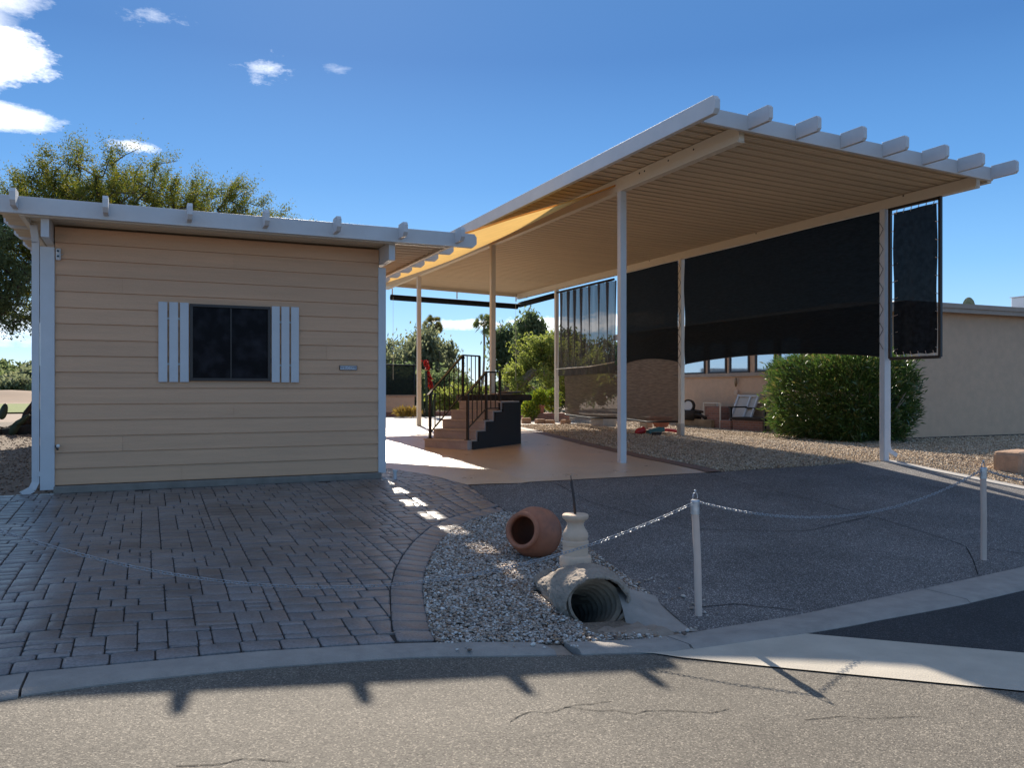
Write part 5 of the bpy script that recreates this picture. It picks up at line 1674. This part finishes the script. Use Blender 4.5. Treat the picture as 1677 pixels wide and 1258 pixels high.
# far tree line: one reading mass behind everything
def treeline():
    r_ = np.random.default_rng(77); n = 60000
    t = r_.uniform(0, 1, n); azm = R(-20) + t * R(95)
    d = r_.uniform(210, 260, n)
    hgt = 2.6 + .9 * np.sin(t * 41) + .6 * np.sin(t * 97 + 1) + .5 * np.sin(t * 223)
    z = hgt * np.sqrt(r_.uniform(0, 1, n)) * .8
    C0 = np.stack([np.sin(azm) * d, np.cos(azm) * d, z + .2], 1)
    A = r_.normal(size=(n, 3)); A /= np.linalg.norm(A, axis=1)[:, None]; B_ = np.cross(A, r_.normal(size=(n, 3))); B_ /= np.linalg.norm(B_, axis=1)[:, None]
    Q = np.stack([C0 - A * .8, C0 + B_ * .6, C0 + A * .8, C0 - B_ * .6], 1).reshape(-1, 3)
    o = np_mesh('far_trees', Q, np.arange(n * 4).reshape(-1, 4), LEAF['dark']); tag(o, 'far line of dark trees along the horizon', 'trees', kind='stuff')


treeline()


def palm(px, d, ztop, label, seed, fr=1.0, lm='palm'):
    x, y = atpx(px, d); r_ = random.Random(seed)
    o = empty('fan_palm', (x, y, .2), label, 'palm tree', 'fan palms beyond the patio')
    b = MB(); pts = [(x + .25 * math.sin(t * 2.2), y, .2 + (ztop - .2) * t) for t in [i / 12 for i in range(13)]]
    b.tube(pts, [.10 - .02 * i / 12 for i in range(13)], 8); b.build('trunk', M['palebark'], o, smooth=True)
    tx, ty, tz = pts[-1]
    b = MB()
    for i in range(46):
        a = r_.uniform(0, 2 * math.pi); e = r_.uniform(-1.1, 1.35); L_ = r_.uniform(.25, .5) * fr
        dr = Vector((math.cos(a) * math.cos(e), math.sin(a) * math.cos(e), math.sin(e)))
        c_ = Vector((tx, ty, tz)) + dr * L_
        b.bar((tx, ty, tz), c_, .02, .02)
        s = dr.orthogonal().normalized(); s.rotate(Matrix.Rotation(r_.uniform(0, 6), 3, dr))
        for k in range(9):
            f_ = R(-75 + 150 * k / 8)
            q = (dr * math.cos(f_) + s * math.sin(f_)) * (.42 * fr); q.z -= .12 * fr
            n_ = dr.cross(s) * .01 + s * .05 * fr
            b.add([c_ - n_ * .5, c_ + n_ * .5, c_ + q * .6 + n_, c_ + q, c_ + q * .6 - n_], [(0, 1, 2, 3, 4)])
    b.build('fronds', LEAF[lm], o)


palm(788, 60, 6.0, 'lone tall fan palm on a thin bent trunk between the carport posts', 1, 1.15)
palm(703, 52, 5.3, 'fan palm whose shaggy head rises above the grey-green trees', 2, .9, 'olive')


# oleander bush: long leaves on many upright stems
def oleander():
    r_ = np.random.default_rng(12)
    cx_, cy_, cz_ = 14.15, 13.55, .95
    root = empty('oleander_bush', (cx_, cy_, 0), 'dense dark green oleander bush at the corner of the stucco house', 'bush')
    n = 34000
    d = r_.normal(size=(n, 3)); d /= np.linalg.norm(d, axis=1)[:, None]
    d = np.sign(d) * np.abs(d) ** .75; d /= (np.abs(d) ** 3).sum(1)[:, None] ** (1 / 3)
    rad = r_.uniform(0, 1, n) ** .28
    lump = 1 + r_.uniform(0, .09, n) ** 1.0 * (r_.uniform(0, 1, n) > .8) * 1.6 + .10 * np.sin(d[:, 0] * 6 + 1) * np.sin(d[:, 1] * 5) + .06 * np.sin(d[:, 2] * 9 + d[:, 0] * 7)
    # right side block reaches further along +X
    C0 = np.stack([cx_ + d[:, 0] * rad * 1.12 * lump, cy_ + d[:, 1] * rad * 1.62 * lump, cz_ + d[:, 2] * rad * 1.0 * lump + .02], 1)
    C0[:, 2] = np.maximum(C0[:, 2], .05)
    A = d * np.array([.8, .8, .5]) + np.array([0, 0, .55]) + r_.normal(size=(n, 3)) * .45
    A /= np.linalg.norm(A, axis=1)[:, None]
    B_ = np.cross(A, r_.normal(size=(n, 3))); B_ /= np.linalg.norm(B_, axis=1)[:, None]
    L_ = r_.uniform(.10, .19, n)[:, None]; w_ = r_.uniform(.011, .018, n)[:, None]
    drp = np.zeros((n, 3)); drp[:, 2] = -.02
    Q = np.stack([C0, C0 + A * L_ * .45 + B_ * w_, C0 + A * L_ + drp, C0 + A * L_ * .45 - B_ * w_], 1).reshape(-1, 3)
    np_mesh('leaves', Q, np.arange(n * 4).reshape(-1, 4), LEAF['oleander'], root)
    b = MB(); rr_ = random.Random(4)
    for i in range(34):
        a = rr_.uniform(0, 6.28); q = rr_.uniform(.4, 1)
        p0 = (cx_ + math.cos(a) * .5 * q, cy_ + math.sin(a) * 1.2 * q, -.02); p2 = (cx_ + math.cos(a) * .95 * q, cy_ + math.sin(a) * 1.8 * q, rr_.uniform(.9, 1.6))
        p1 = tuple((p0[k] + p2[k]) / 2 + rr_.uniform(-.1, .1) for k in range(3))
        b.tube([p0, p1, p2], [.018, .014, .008], 6)
    b.build('stems', M['palebark'], root, smooth=True)


oleander()


def plant(name, label, x, y, z, r, h, lm, n, ls, seed, cat='plant', aspect=3, up=.6, group=None):
    r_ = np.random.default_rng(seed)
    root = empty(name, (x, y, z), label, cat, group)
    d = r_.normal(size=(n, 3)); d /= np.linalg.norm(d, axis=1)[:, None]; rad = r_.uniform(0, 1, n) ** .45
    C0 = np.stack([x + d[:, 0] * rad * r, y + d[:, 1] * rad * r, z + h * .5 + d[:, 2] * rad * h * .5], 1)
    A = d + r_.normal(size=(n, 3)) * .5; A[:, 2] += up; A /= np.linalg.norm(A, axis=1)[:, None]
    B_ = np.cross(A, r_.normal(size=(n, 3))); B_ /= np.linalg.norm(B_, axis=1)[:, None]
    s = ls * r_.uniform(.6, 1.3, n)[:, None]
    Q = np.stack([C0 - A * s * aspect * .5, C0 + B_ * s * .5, C0 + A * s * aspect * .5, C0 - B_ * s * .5], 1).reshape(-1, 3)
    np_mesh('leaves', Q, np.arange(n * 4).reshape(-1, 4), LEAF[lm], root)
    b = MB(); rr_ = random.Random(seed)
    for i in range(6):
        a = rr_.uniform(0, 6.28); b.tube([(x, y, z), (x + math.cos(a) * r * .6, y + math.sin(a) * r * .6, z + h * .7)], .008, 5)
    b.build('stems', M['palebark'], root)
    return root


# ---------------------------------------------------------------- rear garden
def crate_block(name, label, cat, x, y, sx, sy, z0, z1, m, rzz=0, bevel=.01, group=None):
    b = MB(); b.box(-sx / 2, sx / 2, -sy / 2, sy / 2, 0, z1 - z0)
    o = b.build(name, m, bevel=bevel); o.location = (x, y, z0); o.rotation_euler = (0, 0, rzz)
    return tag(o, label, cat, group)


gw = empty('garden_wall', (7.4, 28, .2), 'low brown stucco wall at the back of the patio, left of the cactus', 'wall')
b = MB(); b.box(4.5, 8.75, 28.0, 28.2, .1, .86); b.build('wall_body', M['stucco'], gw)
b = MB(); b.box(4.45, 8.8, 27.97, 28.23, .861, .92); b.build('wall_cap', M['block'], gw, bevel=.01)
nf = empty('net_fence', (7.4, 29, .2), 'dark net fence with a top rail above the low brown wall', 'fence')
b = MB(); b.box(4.5, 9.1, 29.0, 29.01, .3, 2.03); b.build('net', M['membrane'], nf)
b = MB(); b.tube([(4.5, 28.98, 2.04), (9.1, 28.98, 2.02)], .025, 8)
for x in (4.6, 9.05): b.tube([(x, 28.98, .1), (x, 28.98, 2.04)], .025, 8)
b.build('rail', M['black_metal'], nf, smooth=True)
# brick edging and dry plants along the back
be = MB(); be.box(4.5, 12.2, 26.6, 26.85, .1, .36)
tag(be.build('brick_edging', M['brick']), 'low red brick garden edging across the back of the patio', 'garden edging')
for i, (px, lb) in enumerate([(650, 'dry yellow grass tuft nearest the shed'), (668, 'dry yellow grass tuft left of the rear post')]):
    x, y = atpx(px, 27.2); plant('grass_tuft', lb, x, y - .6, .2, .30, .35, 'dry', 260, .03, 60 + i, aspect=7, group='dry grass tufts by the low wall')
# cactus with red blooms
x, y = atpx(699, 27.5)
cb = empty('blooming_cactus', (x, y, .2), 'tall green cactus stalks topped with bright red blooms', 'cactus')
b = MB()
for (dx, hgt, lx) in ((0, 1.75, -.02), (.10, 1.35, .12), (-.12, 1.2, -.1), (.2, 1.0, .1)):
    b.tube([(x + dx, y, .15), (x + dx + lx * .4, y, hgt * .6), (x + dx + lx, y, hgt)], [.06, .05, .045], 8)
b.build('stalk', M['cactus'], cb, smooth=True)
r_ = np.random.default_rng(5); n = 420
t = r_.uniform(0, 1, n); C0 = np.stack([x - .04 + .20 * (1 - t) + r_.normal(size=n) * .034, y + r_.normal(size=n) * .06, 1.15 + t * .95], 1)
A = r_.normal(size=(n, 3)); A[:, 2] += .8; A /= np.linalg.norm(A, axis=1)[:, None]; B_ = np.cross(A, r_.normal(size=(n, 3))); B_ /= np.linalg.norm(B_, axis=1)[:, None]
Q = np.stack([C0 - A * .05, C0 + B_ * .02, C0 + A * .06, C0 - B_ * .02], 1).reshape(-1, 3)
np_mesh('blooms', Q, np.arange(n * 4).reshape(-1, 4), LEAF['redflower'], cb)
# brick planter with plants on the right rear
def wpt(px, d, z): x_, y_ = atpx(px, d); return (x_, y_, z)
x, y, _ = wpt(893, 24.5, 0)
bp_ = MB(); bp_.box(x - .55, x + .75, y - .15, y + .6, .1, .40)
tag(bp_.build('brick_planter', M['brick'], bevel=.01), 'low red brick planter beside the rear right carport post', 'planter')
pt = empty('flower_pot', (x - .15, y + .05, .40), 'terracotta pot on the brick planter by the rear post', 'pot')
b = MB(); b.lathe([(.001, .0), (.10, 0), (.135, .20), (.15, .20), (.155, .25), (.14, .25), (.125, .21), (.001, .20)], (x - .15, y + .05, .40), 20); b.build('pot_body', M['pot'], pt, auto=40)
plant('potted_plant', 'leafy green plant growing in the terracotta pot', x - .15, y + .05, .62, .30, .50, 'pot', 700, .04, 71)
plant('yellow_shrub', 'yellow-leaved shrub against the rear right post', x + .35, y + .2, .40, .30, .75, 'pot', 700, .045, 72)
x2, y2, _ = wpt(868, 24.2, 0)
plant('garden_shrub', 'bushy green plant left of the brick planter', x2, y2, .2, .30, .62, 'pot', 900, .04, 73)
x2, y2, _ = wpt(885, 27, 0)
plant('garden_shrub', 'dark green plant behind the brick planter', x2 - .2, y2, .2, .55, .9, 'oleander', 1300, .045, 74)
# blocks and pots by the lower screens
crate_block('concrete_block', 'large pale concrete block under the brown screen', 'block', 10.95, 18.5, .42, .55, -.02 + .1, .46, M['cblock'], .1)
crate_block('concrete_block', 'pale block left of the wide red pot', 'block', 11.35, 17.1, .22, .24, .05, .44, M['cblock'], .2)
x, y = 11.45, 16.6
b = MB(); b.lathe([(.001, 0), (.15, 0), (.26, .20), (.285, .20), (.285, .25), (.25, .25), (.22, .20), (.001, .18)], (x, y, .20), 24)
tag(b.build('wide_pot', M['pot'], auto=40), 'wide shallow red clay pot behind the middle post', 'pot')
crate_block('loose_brick', 'small red brick lying in the gravel by the red rag', 'brick', 10.35, 16.6, .2, .1, .13, .20, M['brick'], .3)
b = MB(); b.lathe([(.001, -.10), (.04, -.10), (.075, -.05), (.08, 0), (.07, .05), (.085, .10), (.07, .13), (.001, .13)], (9.95, 15.25, .195), 14, Matrix.Rotation(R(75), 4, 'Y'))
tag(b.build('red_can', M['red'], auto=40), 'small bright red can lying on the gravel', 'can')
b = MB(); b.lathe([(.001, -.20), (.07, -.20), (.08, -.15), (.08, .12), (.055, .17), (.055, .22), (.001, .22)], (10.30, 15.15, .19), 14, Matrix.Rotation(R(80), 4, 'Y') @ Matrix.Rotation(R(0), 4, 'Z'))
tag(b.build('teal_bottle', M['teal'], auto=40), 'teal metal bottle lying on the gravel by the middle post', 'bottle')
crate_block('dark_box', 'small dark box on the gravel in front of the teal bottle', 'box', 10.02, 14.7, .18, .13, .11, .20, M['black_panel'], .3)
b = MB(); b.tube([(10.35, 15.5, .21), (10.8, 15.35, .2), (11.0, 15.2, .16)], .035, 8)
tag(b.build('bent_red_bar', M['red'], smooth=True), 'dull red bent bar lying behind the teal bottle', 'bar')
rr_ = random.Random(8)
for i in range(5):
    xx, yy_ = 9.3 + i * .28 + rr_.uniform(-.05, .05), 20.6 + rr_.uniform(-.15, .15) - i * .25
    crate_block('edging_stone', ['flat reddish stone nearest the rear post', 'second reddish edging stone from the rear post', 'middle reddish edging stone of the row', 'fourth reddish edging stone from the rear post', 'reddish edging stone nearest the pale concrete block'][i], 'stone', xx, yy_, .26, .2, .12, .28 + rr_.uniform(0, .06), M['block'], rr_.uniform(-.6, .6), .03, 'reddish edging stones')

# things along the neighbour's west wall
def wall_things():
    # plank base
    crate_block('wooden_plank', 'long yellow-brown wooden plank on the gravel by the wall', 'plank', 14.9, 21.3, .12, 1.7, -.02, .24, M['wood'], 0)
    # old machine with a round wheel
    m = empty('old_machine', (15.0, 21.9, .2), 'rusty old machine with a pale round wheel, left of the brick bin', 'machine')
    b = MB(); cen = Vector((14.9, 21.9, .62)); q = Vector((-.9, -.45, .1)).to_track_quat('Z', 'Y').to_matrix().to_4x4()
    b.lathe([(.001, .03), (.05, .03), (.06, .0), (.14, 0), (.155, .03), (.155, .05), (.001, .05)], cen, 20, q); b.build('wheel_face', M['white'], m, auto=40)
    b = MB(); b.lathe([(.15, -.04), (.20, -.04), (.20, .06), (.15, .06), (.15, -.04)], cen, 20, q); b.build('wheel_rim', M['log'], m, auto=40)
    b = MB(); b.box(14.8, 15.1, 21.55, 22.2, .2, .5); b.tube([(14.9, 22.3, .3), (14.9, 21.4, .38), (14.9, 21.1, .28)], .05, 8); b.tube([(14.9, 21.6, .5), (14.9, 21.2, .46)], .03, 8)
    b.build('frame', M['log'], m, smooth=True)
    # bin of bricks
    m = empty('brick_bin', (15.1, 20.3, 0), 'wire-framed bin of red bricks between machine and window sash', 'bin')
    b = MB(); b.box(14.95, 15.4, 19.95, 20.65, .02, .62); b.build('bricks', M['brick'], m)
    b = MB()
    for (xx, yy_) in ((14.92, 19.92), (14.92, 20.68), (15.42, 19.92), (15.42, 20.68)): b.bar((xx, yy_, -.02), (xx, yy_, .74), .03, .03)
    b.bar((14.92, 19.92, .73), (14.92, 20.68, .73), .025, .025); b.build('frame', M['cream'], m)
    # window sash leaning on the wall
    m = empty('window_sash', (15.2, 19.4, 0), 'old white window sash leaning against the stucco wall', 'window sash')
    b = MB()
    def P(u, v, off=0): return (15.05 + .42 * v / .95 + off, 19.75 - u, .02 + v)
    for (a, c_) in ((P(0, 0), P(0, .95)), (P(.82, 0), P(.82, .95)), (P(0, 0), P(.82, 0)), (P(0, .92), P(.82, .92)), (P(.52, 0), P(.52, .92))): b.bar(a, c_, .06, .05)
    b.build('sash_frame', M['white'], m)
    b = MB(); b.add([P(.03, .03, .02), P(.79, .03, .02), P(.79, .9, .02), P(.03, .9, .02)], [(0, 1, 2, 3)]); b.build('pane', M['pale_concrete'], m)
    crate_block('brick_stack', 'short stack of red bricks in front of the window sash', 'bricks', 14.8, 19.3, .22, .45, -.01, .26, M['brick'])
    # bench with dark arms and brick infill
    m = empty('garden_bench', (14.9, 18.2, 0), 'garden bench with dark arms and a red slatted front, left of the bush', 'bench')
    b = MB(); b.box(14.72, 15.3, 17.45, 18.75, .28, .36); b.build('seat', M['log'], m)
    b = MB(); b.box(14.74, 14.79, 17.5, 18.7, .0, .28); b.build('front', M['brick'], m)
    for yy_ in (17.42, 18.78):
        b = MB(); b.bar((14.75, yy_, 0), (14.75, yy_, .62), .05, .05); b.bar((15.3, yy_, 0), (15.3, yy_, .62), .05, .05); b.bar((14.68, yy_, .63), (15.35, yy_, .63), .05, .04)
        b.build('arm', M['black_metal'], m)
    b = MB(); b.bar((15.3, 17.42, .6), (15.3, 18.78, .6), .04, .04); b.build('back_rail', M['black_metal'], m)
    # hanging ornament on the wall
    m = empty('wall_ornament', (15.5, 19.1, 1.4), 'small hanging ornament with a pale disc on the stucco wall', 'ornament')
    b = MB(); b.tube([(15.52, 19.1, 1.45), (15.50, 19.08, 1.3), (15.53, 19.12, 1.2)], [.03, .045, .02], 8); b.build('figure', M['wood'], m, smooth=True)
    b = MB(); b.lathe([(.001, -.01), (.08, -.01), (.08, .01), (.001, .01)], (15.52, 19.1, 1.03), 18, Matrix.Rotation(R(90), 4, 'Y')); b.build('disc', M['sandstone'], m)
    b = MB(); b.box(15.1, 15.5, 15.9, 16.8, 0, .42); tag(b.build('planter_box', M['black_panel'], bevel=.01), 'dark low box between bench and bush', 'box')


wall_things()
for n_, dy_ in (('old_machine', -1.75), ('wooden_plank', -1.45), ('brick_bin', -1.22), ('window_sash', -1.2), ('brick_stack', -1.1), ('garden_bench', -.75), ('wall_ornament', -.35), ('planter_box', -.3)):
    bpy.data.objects[n_].location.y += dy_
# landscape block at the right edge
crate_block('landscape_block', 'stack of tan landscape blocks at the right edge in the gravel', 'block', 12.1, 8.12, .75, .42, -.17, .19, M['block'], .2, .06)

# ---------------------------------------------------------------- left side: prickly pear and dead wood
def prickly():
    x, y = atpx(6, 17.5); o = empty('prickly_pear', (x, y, .1), 'dark prickly pear pads at the left edge', 'cactus')
    r_ = random.Random(3)
    for (dx, dz, w_, h_, rt) in ((-.15, .0, .20, .42, .1), (.12, .0, .17, .40, -.5), (-.05, .35, .16, .36, -.25), (.25, .22, .12, .34, -.8), (-.3, .3, .16, .34, .5), (-.5, 0, .2, .4, .2)):
        b = MB(); V = []; F = []
        n_ = 14
        for s in (-.035, .035):
            V.append((0, s * 1.2, h_ / 2))
            for k in range(n_):
                t = 2 * math.pi * k / n_; V.append((w_ * .5 * math.sin(t) * (1 + .15 * math.cos(t)), s * .5, h_ / 2 - h_ / 2 * math.cos(t)))
        for k in range(n_):
            k2 = (k + 1) % n_
            F += [(0, 1 + k, 1 + k2), (n_ + 1, n_ + 2 + k2, n_ + 2 + k), (1 + k, n_ + 2 + k, n_ + 2 + k2, 1 + k2)]
        m_ = Matrix.Translation((x + dx, y + r_.uniform(-.1, .1), .12 + dz)) @ Matrix.Rotation(-rt, 4, 'Y') @ Matrix.Rotation(r_.uniform(-.5, .5), 4, 'Z')
        b.add([m_ @ Vector(v) for v in V], F); b.build('pad', M['cactus'], o, smooth=True)
    x, y = atpx(58, 18); o = empty('dead_wood', (x, y, .1), 'dark fallen dead wood heaped beside the downspout', 'dead wood')
    b = MB()
    b.tube([(x - 1.0, y, .1), (x - .5, y, .22), (x - .1, y + .1, .42), (x + .5, y + .1, .75)], [.05, .09, .13, .15], 8)
    b.tube([(x - .25, y, .3), (x - .18, y, .6), (x - .05, y, .8), (x + .0, y, .95)], [.07, .06, .05, .03], 8)
    b.tube([(x - .16, y, .6), (x + .05, y, .62), (x + .3, y, .75)], [.05, .04, .03], 8)
    b.tube([(x - .6, y - .1, .15), (x + .4, y - .1, .28), (x + 1, y, .3)], [.12, .16, .14], 8)
    b.tube([(x - .5, y, .25), (x - .9, y, .36)], [.02, .01], 6)
    b.build('trunk', M['log'], o, smooth=True)


prickly()
print('objects', len(bpy.data.objects))
